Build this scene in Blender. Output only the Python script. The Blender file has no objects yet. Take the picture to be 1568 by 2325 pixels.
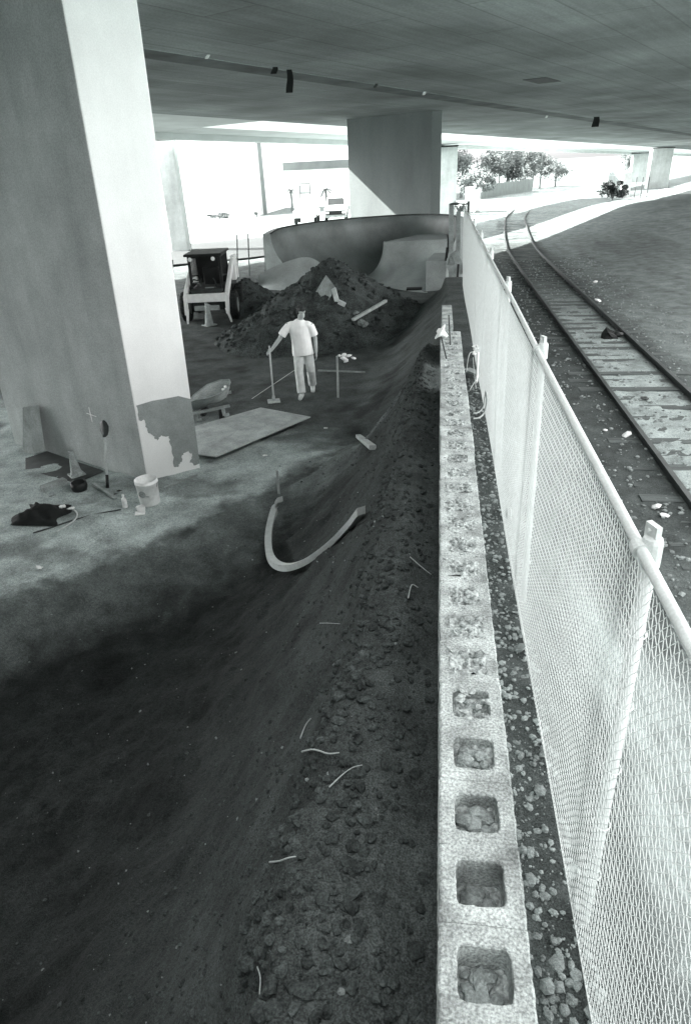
import bpy, bmesh, math, random
import numpy as np
from mathutils import Vector, Matrix
random.seed(7)
C = bpy.context.scene.collection
D = bpy.data
R = math.radians
# ------------------------------------------------------------------ camera
# the camera stands at the origin: the wall top is 1.55 m below it, the work floor 4 m below it
M = np.array([[0.99075922, 0.02146909, -0.13392257],
              [0.12825195, -0.46956763, 0.87353173],
              [-0.04413177, -0.88263544, -0.46798191]])    # rows: world x, y, z seen as (right, down, forward)
FOC, CX, CY = 1478.0, 784.0, 1162.5
cam = D.cameras.new('camera'); camo = D.objects.new('camera', cam); C.objects.link(camo)
cam.sensor_fit = 'VERTICAL'; cam.sensor_height = 36; cam.lens = 36 * FOC / 2325
cam.clip_start = 0.05; cam.clip_end = 3000
camo.matrix_world = Matrix([[M[i, 0], -M[i, 1], -M[i, 2], 0] for i in range(3)] + [[0, 0, 0, 1]])
sc = bpy.context.scene
sc.camera = camo
sc.view_settings.view_transform = 'Standard'; sc.view_settings.look = 'None'
sc.view_settings.gamma = 1; sc.view_settings.exposure = EXPOSURE = 3.1
sc.cycles.max_bounces = 6; sc.cycles.diffuse_bounces = 4; sc.cycles.transparent_max_bounces = 8
sc.cycles.use_denoising = True
# ------------------------------------------------------------------ world and sun (black and white film: the sky's colour is drained)
U = np.array([0.47071, 0.88204]); U /= np.hypot(*U)          # along the bridge
N = np.array([U[1], -U[0]])                                  # across the bridge, to the right
SUN_EL = R(36.2)
sh = math.cos(R(20)) * -N + math.sin(R(20)) * -U             # horizontal direction to the sun
SV = Vector((sh[0] * math.cos(SUN_EL), sh[1] * math.cos(SUN_EL), math.sin(SUN_EL)))
w = D.worlds.new('World'); sc.world = w; w.use_nodes = True
nt = w.node_tree; bg = nt.nodes['Background']
sky = nt.nodes.new('ShaderNodeTexSky'); sky.sky_type = 'NISHITA'; sky.sun_disc = False
sky.sun_elevation = SUN_EL; sky.sun_rotation = math.atan2(SV.x, SV.y); sky.dust_density = 3.0
hs = nt.nodes.new('ShaderNodeHueSaturation'); hs.inputs['Saturation'].default_value = 0.0
nt.links.new(sky.outputs[0], hs.inputs['Color']); nt.links.new(hs.outputs[0], bg.inputs[0])
bg.inputs[1].default_value = 0.15
sl = D.lights.new('sun', 'SUN'); sl.energy = 4.2; sl.angle = R(0.5); sl.color = (1.0, 0.985, 0.96)
so = D.objects.new('sun', sl); C.objects.link(so)
so.rotation_euler = SV.to_track_quat('Z', 'Y').to_euler()
# ------------------------------------------------------------------ helpers
def ray(px, py):
    d = np.array([px - CX, py - CY, FOC]); return M @ (d / np.linalg.norm(d))
def at(px, py, z=None, y=None, x=None):
    r = ray(px, py)
    k = z / r[2] if z is not None else (y / r[1] if y is not None else x / r[0])
    return r * k
def hashg(i, j, s):
    h = (i.astype(np.int64) * 374761393 + j.astype(np.int64) * 668265263 + s * 144665) & 0x7fffffff
    h = ((h ^ (h >> 13)) * 1274126177) & 0x7fffffff
    return ((h ^ (h >> 16)) & 0xffff) / 65535.0
def vnoise(x, y, s=0):
    x = np.asarray(x, float); y = np.asarray(y, float)
    i = np.floor(x); j = np.floor(y); fx = x - i; fy = y - j
    fx = fx * fx * (3 - 2 * fx); fy = fy * fy * (3 - 2 * fy)
    a = hashg(i, j, s); b = hashg(i + 1, j, s); c = hashg(i, j + 1, s); d = hashg(i + 1, j + 1, s)
    return (a * (1 - fx) + b * fx) * (1 - fy) + (c * (1 - fx) + d * fx) * fy - 0.5
def fbm(x, y, s=0, o=4):
    t = 0; a = 1.0
    for k in range(o):
        t = t + a * vnoise(x * 2 ** k, y * 2 ** k, s + k); a *= 0.5
    return t
def sstep(a, b, x):
    t = np.clip((x - a) / (b - a), 0, 1); return t * t * (3 - 2 * t)
def smax(a, b, k):
    h = np.clip(0.5 + 0.5 * (a - b) / k, 0, 1); return b * (1 - h) + a * h + k * h * (1 - h)

class MB:
    def __init__(s): s.v = []; s.f = []
    def add(s, vs, fs):
        o = len(s.v); s.v += [tuple(map(float, p)) for p in vs]; s.f += [tuple(i + o for i in f) for f in fs]; return s
    def box(s, c, sz, rot=None, top=1.0):
        hx, hy, hz = sz[0] / 2, sz[1] / 2, sz[2] / 2
        vs = [Vector((x * hx * (top if z > 0 else 1), y * hy * (top if z > 0 else 1), z * hz)) for z in (-1, 1) for x, y in ((-1, -1), (1, -1), (1, 1), (-1, 1))]
        if rot is not None:
            m = rot if isinstance(rot, Matrix) else Matrix.Rotation(rot, 3, 'Z')
            vs = [m @ v for v in vs]
        c = Vector(c)
        return s.add([v + c for v in vs], [(3, 2, 1, 0), (4, 5, 6, 7), (0, 1, 5, 4), (1, 2, 6, 5), (2, 3, 7, 6), (3, 0, 4, 7)])
    def bar(s, a, b, wd, th, up=(0, 0, 1)):
        a = Vector(a); b = Vector(b); d = (b - a); L = d.length; d.normalize()
        up = Vector(up); x = d.cross(up)
        if x.length < 1e-4: x = d.cross(Vector((1, 0, 0)))
        x.normalize(); z = x.cross(d)
        m = Matrix((x, d, z)).transposed()
        return s.box((a + b) / 2, (wd, L, th), m)
    def tube(s, pts, r, n=8, cap=True):
        pts = [Vector(p) for p in pts]; k = len(pts)
        rs = list(r) if isinstance(r, (list, tuple)) else [r] * k
        vs = []; fs = []; px = None
        for i, p in enumerate(pts):
            d = (pts[min(i + 1, k - 1)] - pts[max(i - 1, 0)]).normalized()
            if px is None:
                px = (Vector((1, 0, 0)) - d * d.x).normalized() if abs(d.x) < .9 else d.orthogonal().normalized()
            else:
                px = (px - d * px.dot(d)); px = px.normalized() if px.length > 1e-5 else d.orthogonal().normalized()
            py = d.cross(px)
            rr = rs[i]; ra, rb = rr if isinstance(rr, (tuple, list)) else (rr, rr)
            for q in range(n):
                t = 2 * math.pi * q / n
                vs.append(p + px * math.cos(t) * ra + py * math.sin(t) * rb)
        for i in range(k - 1):
            for q in range(n):
                a = i * n + q; b = i * n + (q + 1) % n
                fs.append((a, b, b + n, a + n))
        if cap: fs += [tuple(reversed(range(n))), tuple(range((k - 1) * n, k * n))]
        return s.add(vs, fs)
    def lathe(s, prof, n=20, c=(0, 0, 0), m=None):
        vs = []; fs = []; c = Vector(c)
        for r, z in prof:
            for q in range(n):
                t = 2 * math.pi * q / n; v = Vector((r * math.cos(t), r * math.sin(t), z))
                vs.append((m @ v if m is not None else v) + c)
        for i in range(len(prof) - 1):
            for q in range(n):
                a = i * n + q; b = i * n + (q + 1) % n; fs.append((a, b, b + n, a + n))
        return s.add(vs, fs)
    def prism(s, poly, off):
        """poly: 3-D outline, pushed along off"""
        k = len(poly); o = Vector(off)
        vs = [Vector(p) for p in poly] + [Vector(p) + o for p in poly]
        return s.add(vs, [tuple(range(k)), tuple(reversed(range(k, 2 * k)))] + [(i, (i + 1) % k, (i + 1) % k + k, i + k) for i in range(k)])
    def grid(s, P):
        a = np.asarray(P, float); r, c = a.shape[:2]
        return s.add(a.reshape(-1, 3), [(i * c + j, i * c + j + 1, (i + 1) * c + j + 1, (i + 1) * c + j) for i in range(r - 1) for j in range(c - 1)])
    def rock(s, c, r, sq=0.7, rng=random):
        vs = []
        rot = Matrix.Rotation(rng.random() * 6.28, 3, 'Z') @ Matrix.Rotation((rng.random() - .5), 3, 'X')
        sx, sy, sz = r * (0.7 + .6 * rng.random()), r * (0.7 + .6 * rng.random()), r * sq * (0.7 + .5 * rng.random())
        for v in ICO_V:
            k = 0.8 + 0.4 * rng.random()
            vs.append(rot @ Vector((v[0] * sx * k, v[1] * sy * k, v[2] * sz * k)) + Vector(c))
        return s.add(vs, ICO_F)
    def build(s, name, m, parent=None, smooth=False, bevel=0, fix=True):
        me = D.meshes.new(name); me.from_pydata(s.v, [], s.f)
        if fix:
            bm = bmesh.new(); bm.from_mesh(me); bmesh.ops.recalc_face_normals(bm, faces=bm.faces)
            bm.to_mesh(me); bm.free()
        if smooth: me.polygons.foreach_set('use_smooth', [True] * len(me.polygons))
        if m: me.materials.append(m)
        o = D.objects.new(name, me); C.objects.link(o)
        if parent:
            o.parent = parent
        if bevel:
            b = o.modifiers.new('bevel', 'BEVEL'); b.width = bevel; b.segments = 2; b.limit_method = 'ANGLE'
        return o
_b = bmesh.new(); bmesh.ops.create_icosphere(_b, subdivisions=1, radius=1)
ICO_V = [tuple(v.co) for v in _b.verts]; ICO_F = [tuple(v.index for v in f.verts) for f in _b.faces]; _b.free()

def tag(o, label, cat, group=None):
    o['label'] = label; o['category'] = cat
    if group: o['group'] = group
    return o
def thing(name, label, cat, loc=(0, 0, 0), rz=0, group=None):
    o = D.objects.new(name, None); o.empty_display_size = .2; C.objects.link(o)
    o.location = loc; o.rotation_euler = (0, 0, rz)
    return tag(o, label, cat, group)
def struct(o, kind='structure'):
    o['kind'] = kind; return o
def dup(root, loc, rz, label, scale=None):
    r = root.copy(); C.objects.link(r); r.location = loc; r.rotation_euler = (0, 0, rz); r['label'] = label
    if scale: r.scale = scale
    for ch in list(root.children):
        c = ch.copy(); C.objects.link(c); c.parent = r
        for g in list(ch.children):
            d = g.copy(); C.objects.link(d); d.parent = c
    return r
# ------------------------------------------------------------------ materials: greys with the faint cold green of the print
def grey(g):
    return (g * (0.86 + 0.12 * min(1, g * 1.3)), g, g * (0.975 + 0.015 * min(1, g)), 1)
def mat(name, g, var=.25, sc_=3.0, rough=.85, bump=0.0, bs=60.0, speck=0.0, ss=180.0, spec=.3, metal=0.0, stretch=None, emit=None, streak=0.0):
    m = D.materials.new(name); m.use_nodes = True; n = m.node_tree; L = n.links
    b = n.nodes['Principled BSDF']
    b.inputs['Roughness'].default_value = rough; b.inputs['Specular IOR Level'].default_value = spec
    b.inputs['Metallic'].default_value = metal
    tc = n.nodes.new('ShaderNodeTexCoord'); vec = tc.outputs['Object']
    if stretch:
        mp = n.nodes.new('ShaderNodeMapping'); mp.inputs['Scale'].default_value = stretch
        L.new(vec, mp.inputs[0]); vec = mp.outputs[0]
    def noise(s, d=6, r=.6):
        t = n.nodes.new('ShaderNodeTexNoise'); t.inputs['Scale'].default_value = s; t.inputs['Detail'].default_value = d
        t.inputs['Roughness'].default_value = r; L.new(vec, t.inputs['Vector']); return t.outputs[0]
    def rng(v, a, c, lo=.3, hi=.7):
        q = n.nodes.new('ShaderNodeMapRange'); q.inputs[1].default_value = lo; q.inputs[2].default_value = hi
        q.inputs[3].default_value = a; q.inputs[4].default_value = c; L.new(v, q.inputs[0]); return q.outputs[0]
    def mul(a, c):
        q = n.nodes.new('ShaderNodeMath'); q.operation = 'MULTIPLY'; L.new(a, q.inputs[0]); L.new(c, q.inputs[1]); return q.outputs[0]
    f = rng(noise(sc_), 1 - var, 1 + var)
    if speck: f = mul(f, rng(noise(ss, 2), 1 - speck, 1 + speck, .35, .65))
    if streak:
        mp = n.nodes.new('ShaderNodeMapping'); mp.inputs['Scale'].default_value = (2.2, 2.2, .3); L.new(tc.outputs['Object'], mp.inputs[0])
        vec = mp.outputs[0]; f = mul(f, rng(noise(1.0, 7, .65), 1 - streak, 1 + streak * .7)); vec = tc.outputs['Object']
        f = mul(f, rng(noise(.5, 3), 1 - streak * .8, 1 + streak * .5, .35, .6))
    mx = n.nodes.new('ShaderNodeVectorMath'); mx.operation = 'SCALE'; mx.inputs[0].default_value = grey(g)[:3]
    L.new(f, mx.inputs['Scale']); L.new(mx.outputs[0], b.inputs['Base Color'])
    if bump:
        bp = n.nodes.new('ShaderNodeBump'); bp.inputs['Strength'].default_value = 1.0; bp.inputs['Distance'].default_value = bump
        L.new(noise(bs, 5, .65), bp.inputs['Height']); L.new(bp.outputs[0], b.inputs['Normal'])
    if emit: b.inputs['Emission Strength'].default_value = emit
    m['g'] = g
    return m
# ------------------------------------------------------------------ materials used
m_conc = mat('pier_concrete', .46, .10, 2.5, .85, .002, 70, .16, 60, streak=.15)
m_conc_skylit = mat('skylit_concrete', .74, .05, 1.5, .8, .002, 60, .05, 90, streak=.05)  # open-sky light put into the colour of the pier's bright side
m_conc2 = mat('grey_pier_concrete', .17, .16, .8, .85, .002, 50, .1, 60, stretch=(1, 1, .35))
m_soffit = mat('soffit_concrete', .28, .3, .8, .9, .003, 40, .15, 50)
m_block = mat('block_concrete', .37, .6, 6, .95, .007, 150, .38, 140)
m_mortar = mat('mortar', .36, .35, 12, .95, .008, 90, .4, 80)
m_galv = mat('galvanised_wire', .56, .12, 20, .5, spec=.5)
m_galvp = mat('galvanised_pipe', .50, .12, 8, .45, .0008, 80, .08, 120, spec=.5)
m_stone = mat('pale_stone', .22, .45, 14, .9, .01, 50, .25)
m_clod = mat('soil_clod', .058, .6, 10, 1.0, .008, 70, .4, 120, spec=.1)
m_ballast = mat('ballast_stone', .24, .5, 6, .95, .008, 50, .3)
m_rail = mat('rusty_rail', .055, .4, 3, .6, .002, 60, spec=.5)
m_tie = mat('weathered_tie', .10, .4, 4, .95, .006, 40, .3, 90, stretch=(.4, 4, 4))
m_wood = mat('raw_wood', .40, .25, 4, .8, .002, 50, .15, 80)
m_ply = mat('dusty_plywood', .36, .3, 3, .85, .002, 40, .25, 70)
m_dkwood = mat('grey_board', .24, .3, 4, .85, .003, 40, .2, 60)
m_white = mat('white_paint', .78, .1, 6, .5, spec=.4)
m_plastic = mat('white_plastic', .74, .16, 14, .45, spec=.4)
m_black = mat('black_steel', .012, .4, 6, .6)
m_dark = mat('dark_steel', .045, .4, 6, .6)
m_rubber = mat('tyre_rubber', .022, .4, 8, .9, .006, 40)
m_shirt = mat('white_cotton', .84, .06, 10, .9, .004, 14)
m_pants = mat('pale_work_trousers', .58, .22, 9, .9, .006, 22)
m_skin = mat('skin', .38, .12, 14, .6, spec=.35)
m_hair = mat('dark_hair', .03, .4, 60, .8, .004, 120)
m_shoe = mat('dusty_shoes', .5, .3, 20, .8)
m_asph = mat('asphalt', .055, .25, .5, .95, .004, 60, .3, 40)
m_bowl_shade = mat('shaded_bowl_concrete', .17, .5, .5, .5, .002, 30, .12, 40, spec=.4)  # bowl concrete with the hollow's shade put into the colour
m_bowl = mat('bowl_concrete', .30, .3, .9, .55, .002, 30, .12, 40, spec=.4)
m_pile = mat('dug_soil', .060, .5, 2.5, 1.0, .03, 16, .45, 40, spec=.1)
m_tarp = mat('dark_rag', .012, .4, 9, .95)
m_bld = mat('white_stucco', .80, .05, .3, .9)
m_band = mat('grey_cladding', .15, .2, .6, .8)
m_glass = mat('dark_glass', .03, .2, 2, .15, spec=.6)
m_leafd = mat('dark_leaf', .055, .5, 1.2, .6, spec=.3)
m_leaf = mat('leaf', .12, .5, 1.2, .6, spec=.3)
m_leafp = mat('palm_leaf', .11, .4, 1.5, .6)
m_bark = mat('bark', .16, .3, 6, .95, .01, 30)
m_fencew = mat('fence_boards', .20, .3, 1.5, .9, stretch=(6, 6, .5))
m_grass = mat('grass', .13, .4, .6, 1, .0, 10, .5, 30, spec=.1)
m_wire = mat('wire', .5, .2, 20, .5)

# ------------------------------------------------------------------ ground, one sheet
def crest(y): return np.interp(y, [-1, .9, 1.35, 1.7, 2.35, 3.35, 5, 7.5, 10], [-.46, -.44, -.47, -.41, -.36, -.33, -.29, -.19, -.06])
FE = [(-14, 2.2), (-4.46, 5.55), (-2.17, 8.26), (-1.45, 10.8), (-.83, 13.5), (-.03, 18.0), (.4, 24)]   # edge of the trodden floor
def floor_edge(x, y):
    """signed distance-like value: > 0 on the pit side of the floor's edge"""
    xe = np.interp(y, [p[1] for p in FE], [p[0] for p in FE]); ye = np.interp(x, [p[0] for p in FE], [p[1] for p in FE])
    a = x - xe; b = ye - y
    return np.where((a > 0) & (b > 0), np.minimum(np.abs(a), np.abs(b)), -np.minimum(np.abs(a), np.abs(b)))
def gh(x, y, fine=True):
    x = np.asarray(x, float); y = np.asarray(y, float)
    fe = floor_edge(x, y) + 0.35 * fbm(x * .9, y * .9, 31, 3)
    fl = -4.0 - 0.45 * sstep(-.3, 2.2, fe) * (1 - sstep(12, 17, y)) * sstep(-9, -5, x) + 0.05 * fbm(x * .5, y * .5, 5, 4)
    cr = crest(y) + 0.09 * fbm(y * 1.3, y * 0 + 3.3, 9, 3)
    zb = -2.02 - 0.10 * sstep(2, 7, y) - 2.3 * sstep(8.6, 14.5, y)
    d = cr - x + .05 * fbm(y * 5, x * 5, 17, 2)
    bank = zb - 0.09 * sstep(-.2, -.02, x) - np.where(d > 0, 2.75 * (1 - np.exp(-np.maximum(d, 0) / 1.25)), 0)
    bank = bank + (0.10 * fbm(x * 1.5 + .4 * y, y * .8, 12, 4) + 0.06 * fbm(x * 4 + y, y * 2.5, 15, 3)) * sstep(-.1, .4, d)
    ramp = -2.85 - 0.85 * np.maximum(.25 - x, 0) - 1.15 * sstep(18, 24, y)
    left = smax(smax(bank, ramp - 3 * (1 - sstep(8, 10.5, y)), .1), fl, .45)
    right = np.where(x < .62, -2.83, -2.83 - 1.45 * sstep(.62, 2.35, x)) - 1.35 * sstep(18.5, 26, y) * (1 - sstep(.62, 2.35, x))
    right = right + 0.02 * fbm(x * 2, y * 2, 21, 3)
    right = right + 0.05 * np.maximum(x - 6.5, 0) * (1 - sstep(14, 40, x)) + .35 * sstep(6.2, 7.5, x) * sstep(30, 14, y) * 0
    wgt = sstep(.06, .2, x)
    z = left * (1 - wgt) + right * wgt
    y0 = np.interp(x, [-8, 4, 20], [44, 60, 60]); y = y + 60 - y0
    z = np.where(y > 60, z * (1 - sstep(60, 75, y)) * 1 - 4.1 * sstep(60, 75, y), z)
    y = y - 60 + y0
    if fine:
        near = (1 - sstep(9, 16, y)) * (1 - sstep(4, 9, np.abs(x)))
        soil = sstep(-.2, .5, fe)
        z = z + near * (0.035 * fbm(x * 9, y * 9, 41, 3) * (.35 + .65 * soil) + 0.022 * np.abs(fbm(x * 26, y * 26, 51, 2)) * (.3 + .7 * soil) * (x < .7))
        z = z + 0.03 * fbm(x * 2.2, y * 2.2, 61, 3) * (1 - sstep(40, 60, y))
    return z
def gz(x, y): return float(gh(np.array([x]), np.array([y]))[0])
def lines(parts):
    o = []
    for a, b, st in parts: o += list(np.arange(a, b - 1e-6, st))
    return np.array(o)
gx = np.concatenate([[-900, -500, -300, -180, -110, -70, -50, -38], lines([(-30, -14, 1.0), (-14, -5, .16), (-5, .8, .04), (.8, 7, .11), (7, 16, .3), (16, 40, 1.5)]), [42, 55, 75, 110, 180, 300, 500, 900]])
gy = np.concatenate([[-60, -30, -14, -7, -4], lines([(-2, .3, .2), (.3, 9.5, .042), (9.5, 16, .09), (16, 34, .2), (34, 70, .8)]), [71, 80, 95, 120, 160, 230, 340, 500, 800, 1300]])
X, Y = np.meshgrid(gx, gy); Z = gh(X, Y)
P = np.stack([X, Y, Z], -1)
g = MB(); g.grid(P)
# soil darkness and sunburnt grass as material patches; light on the bank and shade in the pit painted in
m = D.materials.new('ground_dirt'); m.use_nodes = True; n = m.node_tree; L = n.links; b = n.nodes['Principled BSDF']
b.inputs['Roughness'].default_value = 1; b.inputs['Specular IOR Level'].default_value = .1
at_ = n.nodes.new('ShaderNodeAttribute'); at_.attribute_name = 'albedo'
tc = n.nodes.new('ShaderNodeTexCoord')
def nz(s, d, r=.6):
    t = n.nodes.new('ShaderNodeTexNoise'); t.inputs['Scale'].default_value = s; t.inputs['Detail'].default_value = d; t.inputs['Roughness'].default_value = r
    L.new(tc.outputs['Object'], t.inputs['Vector']); return t.outputs[0]
def mr(v, a, c, lo=.3, hi=.7):
    q = n.nodes.new('ShaderNodeMapRange'); q.inputs[1].default_value = lo; q.inputs[2].default_value = hi; q.inputs[3].default_value = a; q.inputs[4].default_value = c
    L.new(v, q.inputs[0]); return q.outputs[0]
def mm(a, c):
    q = n.nodes.new('ShaderNodeMath'); q.operation = 'MULTIPLY'; L.new(a, q.inputs[0]); L.new(c, q.inputs[1]); return q.outputs[0]
f = mm(mm(mr(nz(2.2, 8, .65), .6, 1.4), mr(nz(38, 4, .7), .78, 1.25, .35, .65)), mr(nz(150, 2), .6, 1.5, .36, .64))
f = mm(f, at_.outputs['Fac'])
mx = n.nodes.new('ShaderNodeVectorMath'); mx.operation = 'SCALE'; mx.inputs[0].default_value = (.88, 1.0, .975)
L.new(f, mx.inputs['Scale']); L.new(mx.outputs[0], b.inputs['Base Color'])
bp = n.nodes.new('ShaderNodeBump'); bp.inputs['Distance'].default_value = .02; bp.inputs['Strength'].default_value = 1
L.new(mm(nz(55, 5, .7), mr(nz(6, 3), .3, 1.2)), bp.inputs['Height']); L.new(bp.outputs[0], b.inputs['Normal'])
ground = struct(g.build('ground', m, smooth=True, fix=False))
x, y = X.ravel(), Y.ravel()
fe = floor_edge(x, y) + .45 * fbm(x * .8, y * .8, 31, 4)
fl_alb = .40 - .325 * sstep(8.4, 10.3, y + .35 * x + .8 * fbm(x * .7, y * .7, 71, 3))        # pale trodden strip by the pier, darker damp floor beyond
dd = crest(y) - x
soil = .054 - .022 * sstep(.5, 1.7, dd) * (1 - sstep(6, 10, y)) - .008 * sstep(.3, .9, dd)  # pit shade painted into the soil, darker down the slope
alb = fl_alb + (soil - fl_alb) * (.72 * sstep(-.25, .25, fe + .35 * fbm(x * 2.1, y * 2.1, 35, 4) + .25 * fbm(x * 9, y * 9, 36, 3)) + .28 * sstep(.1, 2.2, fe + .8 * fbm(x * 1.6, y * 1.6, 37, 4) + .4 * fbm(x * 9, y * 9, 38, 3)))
alb = np.where((fe < .2) & (y < 18), alb * (1 - .45 * sstep(.05, .35, fbm(x * 1.1, y * 1.6, 77, 4))), alb)
bench = sstep(.0, .2, x - crest(y)) * (y < 9)
alb = np.where((x < .1), alb * (1 + .45 * bench), alb)  # bank top lightened to paint in the sky light on it
alb = np.where(x > .13, .075, alb)
tr = sstep(2.0, 3.3, x)                                                                    # right of the fence
alb = np.where((x > .9) & (y < 6), .075 + .16 * sstep(.9, 1.3, x) * (1 - sstep(4, 6, y)), alb)
alb = alb * (1 - tr) + tr * (.07 + .16 * (1 - sstep(4, 8, y)) + .24 * sstep(3.3, 3.7, x) * (1 - sstep(16, 30, y)) * (1 - sstep(4.7, 4.9, x)) + .065 * sstep(4.9, 6.0, x) + .09 * sstep(5, 6.5, x) * (1 - sstep(13, 24, y)) + .05 * fbm(x * 1.6, y * .16, 85, 3) * sstep(5, 6, x) + .42 * sstep(.6, 1.2, x / (.5 * np.abs(y) + 3) - .35) * sstep(9, 12, x))  # unseen ground far right made pale to bounce light onto the pier
alb = np.where(x > 5.0, alb * (1 + .35 * fbm(x * .25, y * .12, 81, 4)), alb)
far = sstep(36, 44, y - .5 * x)
alb = np.where(far > 0, alb * (1 - far) + .17 * far * (1 + .5 * fbm(x * .2, y * .2, 91, 4)), alb)
alb = np.clip(alb, .02, .5)
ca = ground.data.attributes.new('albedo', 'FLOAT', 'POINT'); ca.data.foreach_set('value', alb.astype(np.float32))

# clods and stones lying on the dug bank, too many to count
def scatter(name, m, pts, rf, sink=.35, sq=.7, rng=random.Random(3)):
    k = MB()
    for px, py in pts:
        r = rf(px, py); k.rock((px, py, gz(px, py) + r * (.5 - sink)), r, sq, rng)
    return struct(k.build(name, m, fix=False), 'stuff')
rg = random.Random(11)
pts = []
while len(pts) < 12000:
    py = .5 + 8.5 * rg.random() ** 1.7; c = float(crest(py)); px = c + rg.gauss(.12, .22) if rg.random() < .5 else c - abs(rg.gauss(0, .8))
    if px > .0 or px < -4: continue
    pts.append((px, py))
tag(scatter('soil_clods', m_clod, pts, lambda a, b_: (.003 + .027 * rg.random() ** 5) * (1 if a > float(crest(b_)) - .15 else .6)), 'crumbled dark clods strewn over the dug bank', 'soil')
pts = [(-4.5 * rg.random(), .6 + 9 * rg.random()) for _ in range(520)]
tag(scatter('pebbles', m_stone, pts, lambda a, b_: .0025 + .010 * rg.random() ** 3), 'small pale pebbles sprinkled over the dark dirt', 'pebbles')
pts = [(.25 + .42 * rg.random(), .6 + 9 * rg.random() ** 1.4) for _ in range(4200)]
tag(scatter('gravel_strip', m_ballast, pts, lambda a, b_: .004 + .020 * rg.random() ** 3.2), 'loose gravel in the strip between block wall and fence', 'gravel')
pts = [(2.4 + 4.6 * rg.random(), 4 + 30 * rg.random() ** 1.5) for _ in range(4200)]
tag(scatter('ballast', m_ballast, pts, lambda a, b_: .012 + .03 * rg.random() ** 2), 'loose ballast stones around the rails and ties', 'ballast')

# ------------------------------------------------------------------ bridge
Z0, GR = 2.5, -0.02097
def bp_(s, lat, dz=0): return Vector((s * U[0] + lat * N[0], s * U[1] + lat * N[1], Z0 + GR * s + dz))
m_form = D.materials.new('form_marked_concrete'); m_form.use_nodes = True; n = m_form.node_tree; L = n.links; b = n.nodes['Principled BSDF']
b.inputs['Roughness'].default_value = .9
tc = n.nodes.new('ShaderNodeTexCoord'); mp = n.nodes.new('ShaderNodeMapping'); mp.inputs['Rotation'].default_value = (0, 0, -math.atan2(U[1], U[0]))
L.new(tc.outputs['Object'], mp.inputs[0])
br = n.nodes.new('ShaderNodeTexBrick'); br.inputs['Scale'].default_value = 1; br.inputs['Brick Width'].default_value = 4.8; br.inputs['Row Height'].default_value = 1.2
br.inputs['Mortar Size'].default_value = .022; br.inputs['Color1'].default_value = (.86, .86, .86, 1); br.inputs['Color2'].default_value = (1.08, 1.08, 1.08, 1); br.inputs['Mortar'].default_value = (.70, .70, .70, 1)
L.new(mp.outputs[0], br.inputs['Vector'])
mp2 = n.nodes.new('ShaderNodeMapping'); mp2.inputs['Scale'].default_value = (.35, 6, 1); L.new(mp.outputs[0], mp2.inputs[0])
t1 = n.nodes.new('ShaderNodeTexNoise'); t1.inputs['Scale'].default_value = 1.2; t1.inputs['Detail'].default_value = 7; L.new(mp2.outputs[0], t1.inputs[0])
t2 = n.nodes.new('ShaderNodeTexNoise'); t2.inputs['Scale'].default_value = .35; t2.inputs['Detail'].default_value = 5; L.new(tc.outputs['Object'], t2.inputs[0])
t3 = n.nodes.new('ShaderNodeTexNoise'); t3.inputs['Scale'].default_value = 22; t3.inputs['Detail'].default_value = 3; L.new(tc.outputs['Object'], t3.inputs[0])
f = mm(mm(mr(t1.outputs[0], .88, 1.12), mr(t2.outputs[0], .62, 1.38)), mr(t3.outputs[0], .85, 1.15))
sca = n.nodes.new('ShaderNodeVectorMath'); sca.operation = 'SCALE'; sca.inputs[0].default_value = grey(.225)[:3]; L.new(f, sca.inputs['Scale'])
mu = n.nodes.new('ShaderNodeVectorMath'); mu.operation = 'MULTIPLY'; L.new(sca.outputs[0], mu.inputs[0]); L.new(br.outputs[0], mu.inputs[1]); L.new(mu.outputs[0], b.inputs['Base Color'])

def deck(lats_z, s0, s1, name, m, parent, ns=1):
    """a cross-section [(lateral, dz)] pulled along the bridge"""
    k = MB(); ss = np.linspace(s0, s1, ns + 1)
    q = len(lats_z); vs = [bp_(s, la, dz) for s in ss for la, dz in lats_z]; fs = []
    for i in range(ns):
        for j in range(q): fs.append((i * q + j, i * q + (j + 1) % q, (i + 1) * q + (j + 1) % q, (i + 1) * q + j))
    fs += [tuple(range(q)), tuple(range(ns * q, (ns + 1) * q))]
    k.add(vs, fs); return k.build(name, m, parent)
RE = -2.6                                    # right edge of the bridge, behind and beside the camera
br_ = thing('bridge', 'wide concrete overpass deck with dark joint across its underside', 'bridge', (0, 0, 0))
deck([(RE, 0), (RE, 1.2), (-12.40, 1.2), (-12.40, 0)], -40, 260, 'deck_slab', m_form, br_)
deck([(-12.46, .0), (-12.46, 1.2), (-22.5, 1.2), (-22.5, .0)], -40, 260, 'deck_slab', m_form, br_)
deck([(-12.40, .20), (-12.40, .6), (-12.46, .6), (-12.46, .20)], -40, 260, 'joint_filler', m_dark, br_)
m_joint_band = mat('darker_concrete', .12, .45, .7, .9, stretch=(1, 1, 1))
deck([(-12.48, -.004), (-12.48, .02), (-13.30, .02), (-13.30, -.004)], -40, 260, 'joint_band', m_joint_band, br_)  # darker strip along the far side of the joint
deck([(9, .1), (9, 1.1), (RE, 1.1), (RE, .1)], -40, -3.5, 'deck_slab', m_form, br_)  # unseen widening behind the camera, added to block sky light
k = MB(); k.prism([bp_(-9, 9, .05), bp_(-9, -32, .05), bp_(-12, -32, .05), bp_(-12, 9, .05)], (0, 0, -7.4)); k.build('sky_blocker', m_conc2, br_)  # unseen wall behind the camera, added to darken the pier's wide face
deck([(RE, 1.2), (RE, 2.0), (RE - .3, 2.0), (RE - .3, 1.2)], -40, 260, 'parapet', m_conc, br_)
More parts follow.
